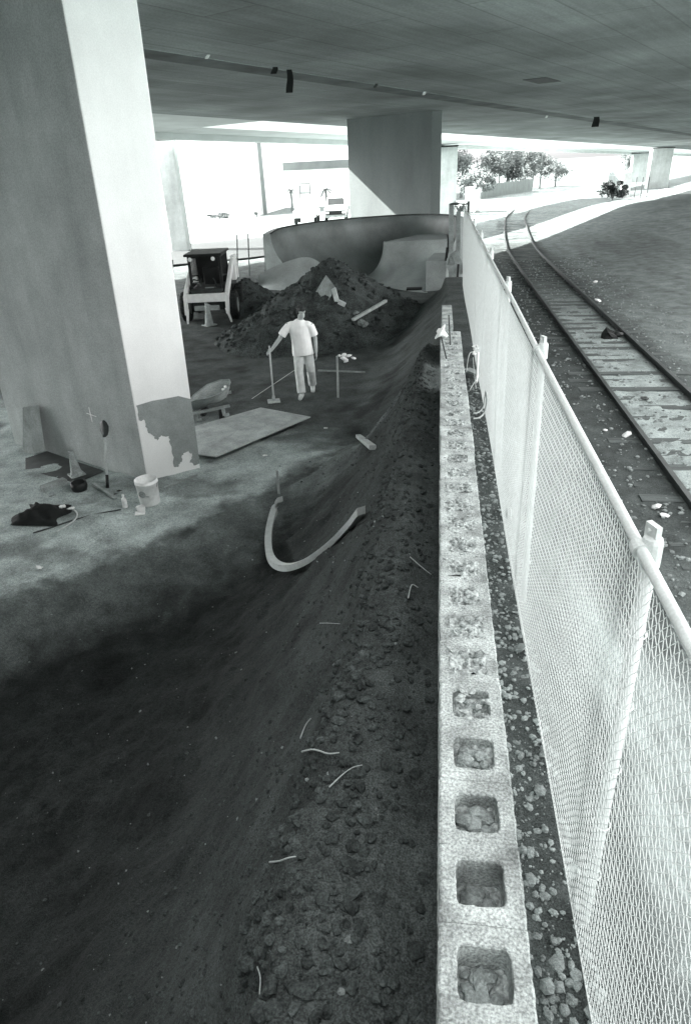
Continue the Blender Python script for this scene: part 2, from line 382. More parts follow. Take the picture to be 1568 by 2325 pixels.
deck([(-22.2, 1.2), (-22.2, 1.9), (-22.5, 1.9), (-22.5, 1.2)], -40, 260, 'parapet', m_conc, br_)
pt = MB(); q = at(1120, 88, z=2.25); 
pt.prism([bp_(21.8, -8.3, -.012), bp_(23.1, -8.3, -.012), bp_(23.1, -9.0, -.012), bp_(21.8, -9.0, -.012)], (0, 0, .02)); pt.build('patch', m_dark, br_)
o2 = thing('bridge', 'narrower pale second bridge running beyond the wide overpass', 'bridge', (0, 0, 0))
m_pale = mat('pale_soffit', .55, .12, .6, .9, stretch=(1, 1, 1))
deck([(-27.0, .05), (-27.0, .8), (-30.4, .8), (-30.4, .05)], 26, 300, 'deck_slab', m_pale, o2)
deck([(-22.55, .05), (-22.55, .8), (-30.4, .8), (-30.4, .05)], -40, 25.9, 'deck_slab', m_pale, o2)  # gap closed along here, shaped to keep the sun off the loader
deck([(-30.4, -.25), (-30.4, 1.1), (-30.9, 1.1), (-30.9, -.25)], -40, 300, 'parapet', m_pale, o2)

# near pier: a tapered wall pier, its sky-lit side given a paler colour
def pier(name, label, A, B, Lf, top, zb, m2=None, m=None, taper=(0, 0)):
    """A near bottom corner, B end of the short side, Lf end of the long side (all x, y)"""
    A = np.array(A[:2]); B = np.array(B[:2]); Lf = np.array(Lf[:2]); Q = Lf + (B - A)
    t = thing(name, label, 'bridge pier', (A[0], A[1], zb), 0)
    k = MB(); o = np.array([*A, zb])
    c = (A + B + Lf + Q) / 4
    def lift(p, f): v = c + (p - c) * f; return v
    q4 = .4 / (top - zb)
    bot = [np.array([p[0] - taper[0] * q4, p[1] - taper[1] * q4, zb - .4]) - o for p in (A, B, Q, Lf)]
    tp = [np.array([p[0] + taper[0], p[1] + taper[1], top]) - o for p in (A, B, Q, Lf)]
    ns = 12; vs = []; fs = []
    for i in range(ns + 1):
        f = i / ns
        for a_, b_ in zip(bot, tp): vs.append(a_ * (1 - f) + b_ * f)
    for i in range(ns):
        for j in range(4): fs.append((i * 4 + j, i * 4 + (j + 1) % 4, (i + 1) * 4 + (j + 1) % 4, (i + 1) * 4 + j))
    fs += [(0, 1, 2, 3), tuple(range(ns * 4, ns * 4 + 4))]
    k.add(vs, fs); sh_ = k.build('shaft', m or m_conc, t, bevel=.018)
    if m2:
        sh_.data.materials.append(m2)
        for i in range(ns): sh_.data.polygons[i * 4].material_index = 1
    return t, o
A = at(335, 1092, z=-4); B = at(455, 1060, z=-4)
tA = at(150, 55, y=A[1]); tB = at(308, 55, y=B[1])
Lf = A[:2] + np.array([-.90, .436]) * 3.4
f_ = (2.42 + 4) / (tA[2] + 4)
np_, po = pier('bridge_pier', 'massive tapered concrete pier in the left foreground with paint patch at its foot', A, B, Lf, 2.42, -4, m2=m_conc_skylit, taper=((tA[0] - A[0]) * f_, (tA[1] - A[1]) * f_))
# the painted-over patch at the foot of its bright side, with a ragged edge
TV = np.array([(tA[0] - A[0]) * f_, (tA[1] - A[1]) * f_, 6.42]) / 6.42
fn = np.array([B[1] - A[1], -(B[0] - A[0]), 0.]); fn /= np.linalg.norm(fn)
def onface(px, py, d=.004):
    # intersect the pixel's ray with the bright side
    nn = np.cross(B - A, TV); nn /= np.linalg.norm(nn)
    r = ray(px, py); k = np.dot(A, nn) / np.dot(r, nn); p = r * k
    s = -1 if np.dot(nn, r) > 0 else 1
    return p + nn * s * d - po
m_patch = mat('grey_paint', .26, .14, 4, .8, .001, 40, .12, 60)
outl = [(309, 921), (345, 910), (380, 904), (405, 899), (433, 906), (440, 950), (447, 1000), (453, 1052), (440, 1058), (432, 1049), (438, 1030), (428, 1024), (416, 1031), (411, 1048), (404, 1061), (396, 1060), (392, 1030), (386, 1004), (384, 990), (366, 990), (356, 1000), (349, 989), (338, 981), (331, 968), (328, 953), (316, 955)]
rj = random.Random(2); o2_ = []
for i, p in enumerate(outl):
    q = outl[(i + 1) % len(outl)]; jt = 0 if i < 8 else 2.2
    for f in (0, .2, .4, .6, .8): o2_.append((p[0] + (q[0] - p[0]) * f + rj.uniform(-jt, jt), p[1] + (q[1] - p[1]) * f + rj.uniform(-jt, jt)))
pv = [onface(*p) for p in o2_]
bm = bmesh.new(); me = D.meshes.new('paint_patch'); me.from_pydata([tuple(p) for p in pv], [], [tuple(range(len(pv)))]); bm.from_mesh(me)
bmesh.ops.triangulate(bm, faces=bm.faces); bm.to_mesh(me); bm.free(); me.materials.append(m_patch)
po_ = D.objects.new('paint_patch', me); C.objects.link(po_); po_.parent = np_
# centre pier and the far columns
A2 = at(980, 475, y=32.2); A2 = np.array([-.42, 32.2]); L2 = A2 + np.array([-U[1], U[0]]) * 4.4; B2 = A2 + np.array([.42, .16])
pier('bridge_pier', 'broad grey wall pier standing behind the concrete bowl', A2, B2, L2, Z0 + GR * 28 + .1, -4.1, m=m_conc2)
def col(px0, px1, py, yy, label, wd=None):
    p = at(px0, py, y=yy); q_ = at(px1, py, y=yy); wd = q_[0] - p[0]
    a = np.array([p[0], yy]); s = a @ U
    ztop = Z0 + GR * s - .12
    t, _ = pier('bridge_pier', label, a, a + np.array([wd, .05]), a + np.array([-.1, .9]), ztop - .1, -4.3)
    k = MB(); k.box((wd / 2, .45, ztop - .05 + 4.3 + .02), (wd + .1, 1.1, .10)); k.build('bearing', m_black, t)
col(350, 388, 310, 39.0, 'slim pale column partly hidden behind the big foreground pier')
col(1001, 1039, 328, 64.0, 'white lit column just right of the centre wall pier')
col(1438, 1480, 350, 118.0, 'distant white column left of the grey one at the right edge')
col(1482, 1530, 335, 95.0, 'grey distant column at the right end of the bridge')
# ------------------------------------------------------------------ block wall
WX0, WX1, WZ = .033, .233, -1.55
wall = thing('block_wall', 'rough concrete block wall with open cores seen from on top of it', 'wall', (0, 0, WZ))
rw = random.Random(5)
def cell(k, y0, y1, x0, x1, hx0, hx1, hy0, hy1, depth, NN=40):
    """top ring, core sides and outer sides of half a block, z = 0 at the top"""
    out = []; hole = []
    cx, cy = (hx0 + hx1) / 2, (hy0 + hy1) / 2
    for i in range(NN):
        t = 2 * math.pi * i / NN; c, s = math.cos(t), math.sin(t)
        e = 7.0; rr = (abs(c) ** e + abs(s) ** e) ** (-1 / e)
        j = 1 + .022 * (rw.random() - .5) * 2
        hole.append((cx + (hx1 - hx0) / 2 * c * rr * j, cy + (hy1 - hy0) / 2 * s * rr * j))
        q = 1 / max(abs(c), abs(s)); ox = (x0 + x1) / 2 + (x1 - x0) / 2 * c * q; oy = (y0 + y1) / 2 + (y1 - y0) / 2 * s * q
        out.append((ox, oy))
    vs = []; fs = []
    for i in range(NN):
        (ox, oy), (hx, hy) = out[i], hole[i]
        ch = (.003 + .005 * rw.random() ** 2) if (abs(ox - x0) < 1e-6 or abs(ox - x1) < 1e-6) else .0004
        ex = ox + (.004 * (rw.random() - .6) if abs(ox - x0) < 1e-6 else (-.004 * (rw.random() - .4) if abs(ox - x1) < 1e-6 else 0))
        ix = ox + (hx - ox) * .12; iy = oy + (hy - oy) * .10
        mx_, my_ = ox + (hx - ox) * .5, oy + (hy - oy) * .5
        gx_, gy_ = ox + (hx - ox) * .93, oy + (hy - oy) * .93
        nz_ = .0025
        vs += [(ex, oy, -.2), (ex, oy, -ch), (ix, iy, nz_ * (rw.random() - .5)), (mx_, my_, nz_ * (rw.random() - .5)), (gx_, gy_, nz_ * (rw.random() - .5)), (hx, hy, -.006 * rw.random() - .001), (hx + (cx - hx) * .06, hy + (cy - hy) * .06, -depth)]
    q = 7
    for i in range(NN):
        a = i * q; b_ = ((i + 1) % NN) * q
        for j in range(q - 1): fs.append((a + j, b_ + j, b_ + j + 1, a + j + 1))
    k.add(vs, fs)
yc0 = .80 - .2
holes = []
for i in range(17):
    k = MB(); yb = .1 + .40 * i + 0.0; jx = rw.gauss(0, .0022)
    for h in (0, 1):
        y0 = yb + .2 * h; y1 = y0 + .2 - (.0012 if h else 0)
        hx0, hx1 = WX0 + .040, WX0 + .157; hy0, hy1 = y0 + .042, y0 + .156
        cell(k, y0, y1, WX0 + jx, WX1 + jx + (.004 if i in (9, 10, 11) else 0), hx0 + jx, hx1 + jx, hy0 + rw.gauss(0, .003), hy1 + rw.gauss(0, .003), .19)
        holes.append((hx0 + jx, hx1 + jx, hy0, hy1))
    bl = k.build('block', m_block, wall)
# fill in the cores: grout and stones at different heights
kf = MB(); ks = MB()
for i, (hx0, hx1, hy0, hy1) in enumerate(holes):
    yc = (hy0 + hy1) / 2
    near = yc < 2.05
    dz = {0: -.10, 1: -.10, 2: -.09, 3: -.085, 4: -.10, 5: -.05, 6: -.03, 7: -.03, 8: -.012}.get(i, -.002 - .022 * rw.random() ** 2)
    G = 9; P = np.zeros((G, G, 3))
    if i >= 8 and rw.random() < .62: dz = .001
    for a in range(G):
        for c in range(G):
            P[a, c] = (hx0 - .004 + (hx1 - hx0 + .008) * c / (G - 1), hy0 - .004 + (hy1 - hy0 + .008) * a / (G - 1), dz + .02 * (rw.random() - .5))
    kf.grid(P)
    for _ in range(26 if i < 8 else 12):
        r = (.008 + .020 * rw.random() ** 1.6) if i < 7 else .004 + .007 * rw.random()
        m_ = min(r + .004, .04)
        ks.rock((hx0 + m_ + (hx1 - hx0 - 2 * m_) * rw.random(), hy0 + m_ + (hy1 - hy0 - 2 * m_) * rw.random(), dz + r * .3), r, .8, rw)
kf.build('grout', m_mortar, wall)
o = ks.build('core_stones', m_stone, wall, smooth=False); struct(o, 'stuff')
kb = MB(); kb.box(((WX0 + WX1) / 2, 3.5, -.9), (.188, 6.79, 1.39)); kb.build('lower_courses', m_block, wall)
# smeared mortar lumps where the cores further on are grouted
km = MB()
for i, (hx0, hx1, hy0, hy1) in enumerate(holes):
    if i < 7: continue
    for _ in range(rw.choice((8, 18, 30, 44))):
        r = .008 + .016 * rw.random() ** 1.5; km.rock((hx0 + (hx1 - hx0) * rw.random() * 1.1, hy0 + (hy1 - hy0) * (rw.random() * 1.3 - .15), -.006 + .004 * rw.random()), r, .42, rw)
for _ in range(420):
    yy = 2.0 + 4.8 * rw.random(); xx = WX0 + .02 + .16 * rw.random(); r = .003 + .007 * rw.random() ** 2
    km.rock((xx, yy, .001), r, .5, rw)
o = km.build('mortar_crumbs', m_mortar, wall); struct(o, 'stuff')
# lower half-height end blocks
k = MB()
e0 = at(1003, 740, z=-1.72); e1 = at(1028, 740, z=-1.72)
eb = thing('block', 'narrow low block continuing from the far end of the block wall', 'block', (e0[0], e0[1], -2.4))
k.box(((e1[0] - e0[0]) / 2, .65, .34), (e1[0] - e0[0], 1.3, .68)); k.build('body', m_block, eb, bevel=.008)
# ------------------------------------------------------------------ things on and by the wall's end
def rebar(p0, p1, label):
    k = MB(); p0 = Vector(p0); p1 = Vector(p1)
    n_ = 30; pts = [p0.lerp(p1, i / n_) - p0 for i in range(n_ + 1)]
    k.tube(pts, [.006 + .001 * (i % 2) for i in range(n_ + 1)], 6); o = k.build('reinforcing_bar', m_dark); o.location = p0
    return tag(o, label, 'steel bar', 'steel bars in the wall end')
a = at(1022, 795, z=-1.60); rebar(a, at(1018, 715, y=a[1]), 'dark steel bar sticking up bare from the wall end')
a = at(1016, 828, z=-1.60); b0 = at(999, 756, y=a[1])
rebar(a, b0, 'dark steel bar leaning from the wall top towards the white cap')
k = MB(); mm3 = Matrix.Rotation(-.5, 3, 'Y')
k.lathe([(.0, .075), (.012, .075), (.020, .06), (.026, .03), (.045, .012), (.075, .0), (.075, -.006), (.03, -.004), (.018, -.03), (.0, -.03)], 16, (0, 0, 0), Matrix.Rotation(2.2, 3, 'Y'))
o = k.build('safety_cap', m_plastic, smooth=True); o.location = Vector(b0) + Vector((.0, 0, .01)); tag(o, 'white flared plastic cap on the tip of a leaning steel bar', 'safety cap')
# ------------------------------------------------------------------ chain link fence
FX, FB, FT = .610, -2.80, -1.0
FX -= .005
fence = thing('chain_link_fence', 'long galvanised chain link fence between block wall and rails', 'fence', (FX, 0, FB))
H = FT - FB - .015
fence.rotation_euler = (0, -.018, 0)
aw, pv_ = .0080, .0215; nseg = int(H / pv_)
y0f, y1f = -.5, 17.6
nw = int((y1f - y0f) / (2 * aw))
ii, jj = np.meshgrid(np.arange(nw), np.arange(nseg + 1), indexing='ij')
yc = y0f + ii * 2 * aw; zf = jj * pv_; sg = np.where((ii + jj) % 2 == 0, 1.0, -1.0)
bul = .012 * np.sin(zf * 3 + yc * 1.1) + .035 * np.sin(yc * 2.75 + .9) * np.sin(math.pi * zf / H)
yy_ = yc + aw * sg + .006 * np.sin(zf * 6 + yc * 3) + .004 * np.sin(zf * 23 + yc * 9); xx_ = .0018 * np.where(jj % 2 == 0, 1, -1) + bul * .5
rad = np.where(yc < 4, .0012, .0014)
V = np.stack([np.stack([xx_ - rad, yy_ - rad * .6, zf], -1), np.stack([xx_ + rad, yy_ - rad * .6, zf], -1), np.stack([xx_, yy_ + rad, zf], -1)], 2).reshape(-1, 3)
base = ((ii * (nseg + 1) + jj)[:, :-1] * 3).ravel()
F = np.concatenate([np.stack([base + q, base + (q + 1) % 3, base + 3 + (q + 1) % 3, base + 3 + q], -1) for q in range(3)])
k = MB(); k.v = V.tolist(); k.f = F.tolist()
k.build('wire_mesh', m_galv, fence, fix=False)
k = MB(); k.tube([(.018, y, H + .005 + .006 * math.sin(y * 1.4)) for y in np.arange(y0f, y1f + .01, .35)], .0165, 10); k.build('top_rail', m_galvp, fence, smooth=True)
py_ = [1.70 + 2.29 * i for i in range(-1, 8)]
for yy in py_:
    zb = -.4
    k = MB(); k.tube([(0.05, yy, zb), (0.05, yy, H + .02)], .023, 14); p = k.build('post', m_galvp, fence, smooth=True)
    # loop cap: a cup on the post with an eye for the rail and a bolted ear
    k = MB(); k.lathe([(.030, H - .05), (.030, H + .030), (.026, H + .042), (.0, H + .045)], 14, (0.05, yy, 0)); k.tube([(.018, yy - .022, H + .005), (.018, yy + .022, H + .005)], .026, 12)
    k.box((0.05, yy + .01, H + .055), (.018, .05, .05), R(20)); k.tube([(.035, yy + .01, H + .06), (.066, yy + .01, H + .06)], .007, 6); k.build('post_cap', m_galvp, fence)
    for j in range(1, 6):
        zt = H * j / 6; kt = MB(); kt.tube([(0.05 + (.031) * math.cos(t), yy + .031 * math.sin(t), zt + .004 * math.sin(t * 2)) for t in np.linspace(0, 2 * math.pi, 13)], .0026, 4)
        kt.build('tie_wire', m_galv, fence)
k = MB(); k.tube([(0.004, y, .02) for y in np.arange(y0f, y1f, .5)], .003, 5); k.build('tension_wire', m_galv, fence)
# ------------------------------------------------------------------ railway
track = thing('railway_track', 'single rusty railway track curving away to the right behind the fence', 'railway track', (0, 0, 0))
cl = [(4.165, -6), (4.165, 4), (4.165, 14), (4.165, 24), (4.2, 32), (4.35, 39), (5.17, 50), (6.53, 62), (10.8, 81.5), (20, 102), (34, 122), (55, 142)]
ty = np.array([p[1] for p in cl]); tx = np.array([p[0] for p in cl])
def catmull(P, n_=8):
    o = []; P = [np.array(p, float) for p in P]
    for i in range(len(P) - 1):
        p0, p1, p2, p3 = P[max(i - 1, 0)], P[i], P[i + 1], P[min(i + 2, len(P) - 1)]
        for t in np.linspace(0, 1, n_, endpoint=False):
            o.append(.5 * ((2 * p1) + (p2 - p0) * t + (2 * p0 - 5 * p1 + 4 * p2 - p3) * t * t + (3 * p1 - p0 - 3 * p2 + p3) * t ** 3))
    return o + [P[-1]]
ctr = catmull(cl, 12)
prof = [(-.07, 0), (.07, 0), (.07, .015), (.012, .03), (.012, .115), (.037, .125), (.037, .16), (-.037, .16), (-.037, .125), (-.012, .115), (-.012, .03), (-.07, .015)]
for off in (-.735, .735):
    k = MB(); q = len(prof); vs = []; fs = []
    for i, p in enumerate(ctr):
        d = ctr[min(i + 1, len(ctr) - 1)] - ctr[max(i - 1, 0)]; d /= np.linalg.norm(d); nn = np.array([d[1], -d[0]])
        for a, z in prof: vs.append((*(p + nn * (off + a)), z - 4.31))
    for i in range(len(ctr) - 1):
        for j in range(q): fs.append((i * q + j, i * q + (j + 1) % q, (i + 1) * q + (j + 1) % q, (i + 1) * q + j))
    k.add(vs, fs); k.build('rail', m_rail, track)
rt = random.Random(4)
cum = np.cumsum([0] + [float(np.linalg.norm(ctr[i + 1] - ctr[i])) for i in range(len(ctr) - 1)])
for i in range(96):
    s = 9.5 + .56 * i + rt.gauss(0, .02)
    px = np.interp(s, cum, [c[0] for c in ctr]); pyy = np.interp(s, cum, [c[1] for c in ctr])
    px2 = np.interp(s + .3, cum, [c[0] for c in ctr]); py2 = np.interp(s + .3, cum, [c[1] for c in ctr])
    k = MB(); k.box((px + rt.gauss(0, .04), pyy, -4.385 + .030 + rt.gauss(0, .008)), (2.55, .22, .15), -math.atan2(px2 - px, py2 - pyy) + rt.gauss(0, .015)); k.build('tie', m_tie, track)
# ------------------------------------------------------------------ concrete bowl
bowl = thing('skate_bowl', 'big grey concrete skate bowl with curved walls under the bridge', 'skate bowl', (-2.6, 26, -4))
def W(p): return np.array([p[0] + 2.6, p[1] - 26, p[2] + 4])
rim = catmull([(-6.35, 26.1, -2.11), (-6.0, 27.2, -1.98), (-4.6, 29.0, -1.93), (-1.95, 30.6, -1.93), (0.05, 29.6, -1.90), (.75, 27.6, -1.9)], 8)
cen = np.array([-2.4, 25.6, -4.02])
P = []
for r in rim:
    out = np.array(r) - cen; out[2] = 0; R0 = np.linalg.norm(out); out /= R0
    rad = r[2] + 4.02 ; row = []
    row.append(W(np.array([*(r[:2] + out[:2] * .3), r[2] - .01])))
    row.append(W(np.array([*(r[:2] + out[:2] * .02), r[2]])))
    for t in np.linspace(0, math.pi / 2, 12):
        rt_ = 2.5
        row.append(W(np.array([*(cen[:2] + out[:2] * (R0 - rt_ * (1 - math.cos(t)))), r[2] - rad * math.sin(t)])))
    row.append(W(np.array([cen[0], cen[1], -4.02])))
    P.append(row)
P_rows = P; k = MB(); k.grid(P); k.build('bowl_wall', m_bowl_shade, bowl, smooth=True)
k = MB(); k.tube([W(np.array([*r[:2], r[2] + .0])) for r in rim], .028, 8); k.build('coping', m_dark, bowl, smooth=True)
# front right transition with its hooked left end
def lofted(top, bot, n_, pw=2.0, name='transition', mtl=None, par=None, K=14):
    P = []
    T = catmull(top, 6); B_ = catmull(bot, 6); m_ = min(len(T), len(B_))
    for i in range(m_):
        t0, b0_ = np.array(T[i]), np.array(B_[i]); row = []
        for q in range(K + 1):
            a = q / K * math.pi / 2     # quarter pipe: steep at the top
            h = 1 - math.cos(a); v = math.sin(a)
            # position from top: horizontal h, vertical v
            p = np.array([t0[0] + (b0_[0] - t0[0]) * h, t0[1] + (b0_[1] - t0[1]) * h, t0[2] + (b0_[2] - t0[2]) * v])
            row.append(W(p))
        P.append(row)
    k = MB(); k.grid(P); return k.build(name, mtl or m_bowl, par or bowl, smooth=True)
y1 = 26.6
t0, t1 = at(872, 549, y=26.9), at(1015, 544, y=26.7)
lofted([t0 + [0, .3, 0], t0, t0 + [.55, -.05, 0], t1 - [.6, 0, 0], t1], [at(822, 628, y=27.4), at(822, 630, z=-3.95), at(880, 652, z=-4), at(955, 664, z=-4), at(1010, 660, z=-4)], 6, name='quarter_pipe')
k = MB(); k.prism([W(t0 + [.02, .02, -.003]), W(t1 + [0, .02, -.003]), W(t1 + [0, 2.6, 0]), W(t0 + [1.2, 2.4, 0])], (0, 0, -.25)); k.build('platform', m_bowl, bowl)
a = at(966, 662, z=-4); b0 = at(1012, 662, z=-4); top_ = at(968, 592, y=a[1])
k = MB(); k.prism([W(a), W(b0), W(b0 + [0, 2.2, 0]), W(a + [0.25, 2.2, 0])], (0, 0, top_[2] + 4)); k.build('ledge', m_bowl, bowl, bevel=.02)
k = MB(); a = at(940, 657, z=-3.99); k.box(W(a), (.55, .35, .10)); k.build('drain_opening', m_black, bowl)
# left flank bank
tb = [at(588, 622, y=25.2), at(650, 594, y=25.4), at(700, 584, y=25.6), at(738, 604, y=25.4)]
lofted(tb, [at(560, 648, z=-4), at(600, 662, z=-4.05), at(660, 664, z=-4.05), at(720, 640, z=-4.05)], 6, name='bank')
k = MB(); TT = catmull(tb, 6); k.grid([[W(p) for p in TT], [W([p[0] - .2, p[1] + .5, p[2] - .3]) for p in TT], [W([p[0] - .3, p[1] + 1.1, -4.06]) for p in TT]]); k.build('bank', m_bowl, bowl, smooth=True)
for row in (P_rows[0], P_rows[-1]):
    lo_ = np.array(row[0]); lo_[2] = -.3; k = MB(); cpt = [np.array(row[0])] + [np.array(r_) for r_ in row[1:-1]] + [lo_]; c_ = (cpt[0] + lo_) / 2
    k.add([c_] + cpt, [(0, i + 1, i + 2) for i in range(len(cpt) - 1)] ); k.build('end_wall', m_bowl, bowl)
0 and lofted([at(602, 533, y=26.0), at(618, 530, y=26.3), at(640, 535, y=26.8), at(655, 542, y=27.2)], [at(560, 640, z=-4), at(590, 640, z=-4.05), at(640, 640, z=-4.05), at(700, 640, z=-4.05)], 6, name='bank')
# back support so the rim stands on something from the side
P = [[W(np.array([*(np.array(r[:2]) + (np.array(r[:2]) - cen[:2]) / np.linalg.norm(np.array(r[:2]) - cen[:2]) * .3), z]) if z > -3 else np.array([*(np.array(r[:2]) + (np.array(r[:2]) - cen[:2]) / np.linalg.norm(np.array(r[:2]) - cen[:2]) * .35), z])) for z in (r[2] - .01, -4.4)] for r in rim]
k = MB(); k.grid(P); k.build('outer_wall', m_bowl, bowl, smooth=True)
# ------------------------------------------------------------------ dirt pile with boards and rubble in it
pc = np.array([-3.0, 19.0])
n1 = 90; P = np.zeros((n1, n1, 3))
def pileh(x, y):
    dx, dy = x - pc[0], y - pc[1]
    r1 = np.sqrt((dx / 3.0) ** 2 + (dy / 3.7) ** 2)
    h = 1.95 * np.clip(1 - r1, 0, 1) ** 1.05
    r2 = np.sqrt(((x + 4.0) / 2.0) ** 2 + ((y - 17.2) / 2.0) ** 2); h = np.maximum(h, .95 * np.clip(1 - r2, 0, 1) ** .7)
    r3 = np.sqrt(((x + 1.2) / 2.2) ** 2 + ((y - 18.6) / 2.6) ** 2); h = np.maximum(h, .75 * np.clip(1 - r3, 0, 1) ** .8)
    r4 = np.sqrt(((x + 6.4) / 1.2) ** 2 + ((y - 22.2) / 1.6) ** 2); h = np.maximum(h, 1.0 * np.clip(1 - r4, 0, 1) ** .8)
    rough = sstep(.0, .25, h)
    return h + rough * (.22 * fbm(x * 1.2, y * 1.2, 101, 4) + .12 * np.abs(fbm(x * 5, y * 5, 111, 3))) - .12
gxx = np.linspace(-8, 1.6, 150); gyy = np.linspace(14.2, 24.6, 150); XX, YY = np.meshgrid(gxx, gyy); ZZ = pileh(XX, YY)
k = MB(); k.grid(np.stack([XX - pc[0], YY - pc[1], ZZ], -1)); pile = k.build('dirt_pile', m_pile, smooth=True, fix=False); pile.location = (pc[0], pc[1], -4)
tag(pile, 'large dark heap of dug soil in front of the concrete bowl', 'dirt pile')
rp = random.Random(21); k = MB()
for _ in range(1500):
    x = rp.uniform(-6.6, .6); y = rp.uniform(15, 22.4); h = float(pileh(np.array(x), np.array(y)))
    if h < .05: continue
    r = .02 + .08 * rp.random() ** 3; k.rock((x, y, -4 + h + .2 * r), r, .75, rp)
struct(k.build('pile_clods', m_clod), 'stuff'); tag(D.objects['pile_clods'], 'clods and stones covering the dark soil heap', 'soil')
def on_pile(px, py):
    # march the pixel's ray to the heap
    r = ray(px, py)
    for t in np.arange(12, 32, .04):
        p = r * t
        if p[2] <= -4 + max(float(pileh(np.array(p[0]), np.array(p[1]))), 0): return p
    return at(px, py, z=-4)
def slab(name, pts, off, m_, label, cat, group=None, bevel=.006):
    c = np.mean([np.array(p) for p in pts], 0); k = MB(); k.prism([np.array(p) - c for p in pts], off)
    o = k.build(name, m_, bevel=bevel); o.location = c; return tag(o, label, cat, group)
def board(p0, p1, wd, th, m_, label, cat='board', name='board', group=None, up=(0, 0, 1)):
    p0 = Vector(p0); p1 = Vector(p1); c = (p0 + p1) / 2; k = MB(); k.bar(p0 - c, p1 - c, wd, th, up); o = k.build(name, m_, bevel=min(th, wd) * .15); o.location = c
    return tag(o, label, cat, group)
p = on_pile(742, 655)
yb = p[1] - .15
slab('board', [at(738, 628, y=yb + .3), at(758, 655, y=yb), at(752, 672, y=yb - .2), at(718, 722, y=yb - .5), at(722, 690, y=yb - .2), at(700, 690, y=yb)], (.02, .05, .04), m_dkwood, 'broad grey board standing tilted out of the soil heap', 'board')
board(at(757, 655, y=yb - .05), at(766, 688, y=yb - .35), .12, .06, m_wood, 'short pale board leaning against the tilted grey one', up=(0, 1, .2))
pa = on_pile(768, 690); board(pa + [0, 0, .06], on_pile(784, 698) + [0, 0, .06], .16, .10, m_wood, 'small pale plank end lying below the tilted boards', name='plank')
pa = on_pile(802, 735); pb = on_pile(876, 697); board(pa + [0, -.1, .12], pb + [0, 0, .16], .09, .07, m_wood, 'long thin pole of timber slanting up across the heap', 'timber', 'timber')
for (a, b_, s, lab) in ((808, 714, .10, 'pale rubble lump above the slanting timber'), (822, 742, .16, 'biggest white rubble lump below the slanting timber'), (768, 756, .06, 'small pale rubble lump in the dark hollow of the heap')):
    pa = on_pile(a, b_); k = MB()
    for _ in range(5): k.rock((rp.gauss(0, s * .5), rp.gauss(0, s * .4), s * .5 + rp.gauss(0, s * .2)), s * .6, .7, rp)
    o = k.build('rubble', m_stone); o.location = pa; tag(o, lab, 'rubble')
# ------------------------------------------------------------------ skid steer loader, seen from the front
sk0 = at(462, 735, z=-4)
SKX, SKY = sk0[0] + .12, sk0[1] + .3
sk = thing('skid_steer_loader', 'white armed skid steer loader with dark cab cage parked by the soil heap', 'loader', (SKX, SKY, -4.0), R(8))
# local: x right, -y towards the viewer
k = MB(); k.box((0, 1.2, .62), (1.0, 2.2, .62)); k.box((0, 2.15, 1.0), (1.1, .9, .75), top=.9); k.build('body', m_dark, sk, bevel=.03)
cab = MB()
for x in (-.46, .46):
    cab.bar((x, .25, .62), (x, .32, 1.86), .07, .07); cab.bar((x, 1.55, .8), (x, 1.5, 1.86), .07, .07); cab.bar((x, .32, 1.83), (x, 1.5, 1.83), .07, .07)
    cab.bar((x, .3, 1.3), (x, 1.5, 1.15), .04, .04)
    for j in range(7): cab.bar((x, .5 + j * .15, 1.2), (x, .5 + j * .15, 1.83), .018, .018)
cab.bar((-.46, .3, 1.83), (.46, .3, 1.83), .07, .07); cab.bar((-.46, 1.5, 1.83), (.46, 1.5, 1.83), .07, .07)
cab.box((0, 1.54, 1.25), (.9, .05, 1.15))
cg = cab.build('cab_frame', m_black, sk, bevel=.006)
k = MB(); k.box((0, .86, 1.89), (1.12, 1.5, .07)); k.build('roof', m_black, sk, bevel=.02)
for x in (-.38, .30):
    k = MB(); k.lathe([(.0, -.03), (.05, -.02), (.06, .03), (.055, .035), (0, .04)], 12, (x, .16, 1.78), Matrix.Rotation(R(90), 3, 'X')); k.build('work_light', m_white, sk)
k = MB(); k.box((.0, .95, .86), (.5, .5, .12)); k.box((0, 1.2, 1.15), (.5, .12, .55)); k.build('seat', m_black, sk, bevel=.03)
for x in (-.22, .22):
    k = MB(); k.tube([(x, .55, .8), (x, .5, 1.1), (x * .8, .42, 1.2)], .018, 6); k.build('control_lever', m_dark, sk)
k = MB(); k.box((.05, .36, .86), (.26, .04, .2), Matrix.Rotation(.4, 3, 'X')); k.build('foot_panel', m_ply, sk)
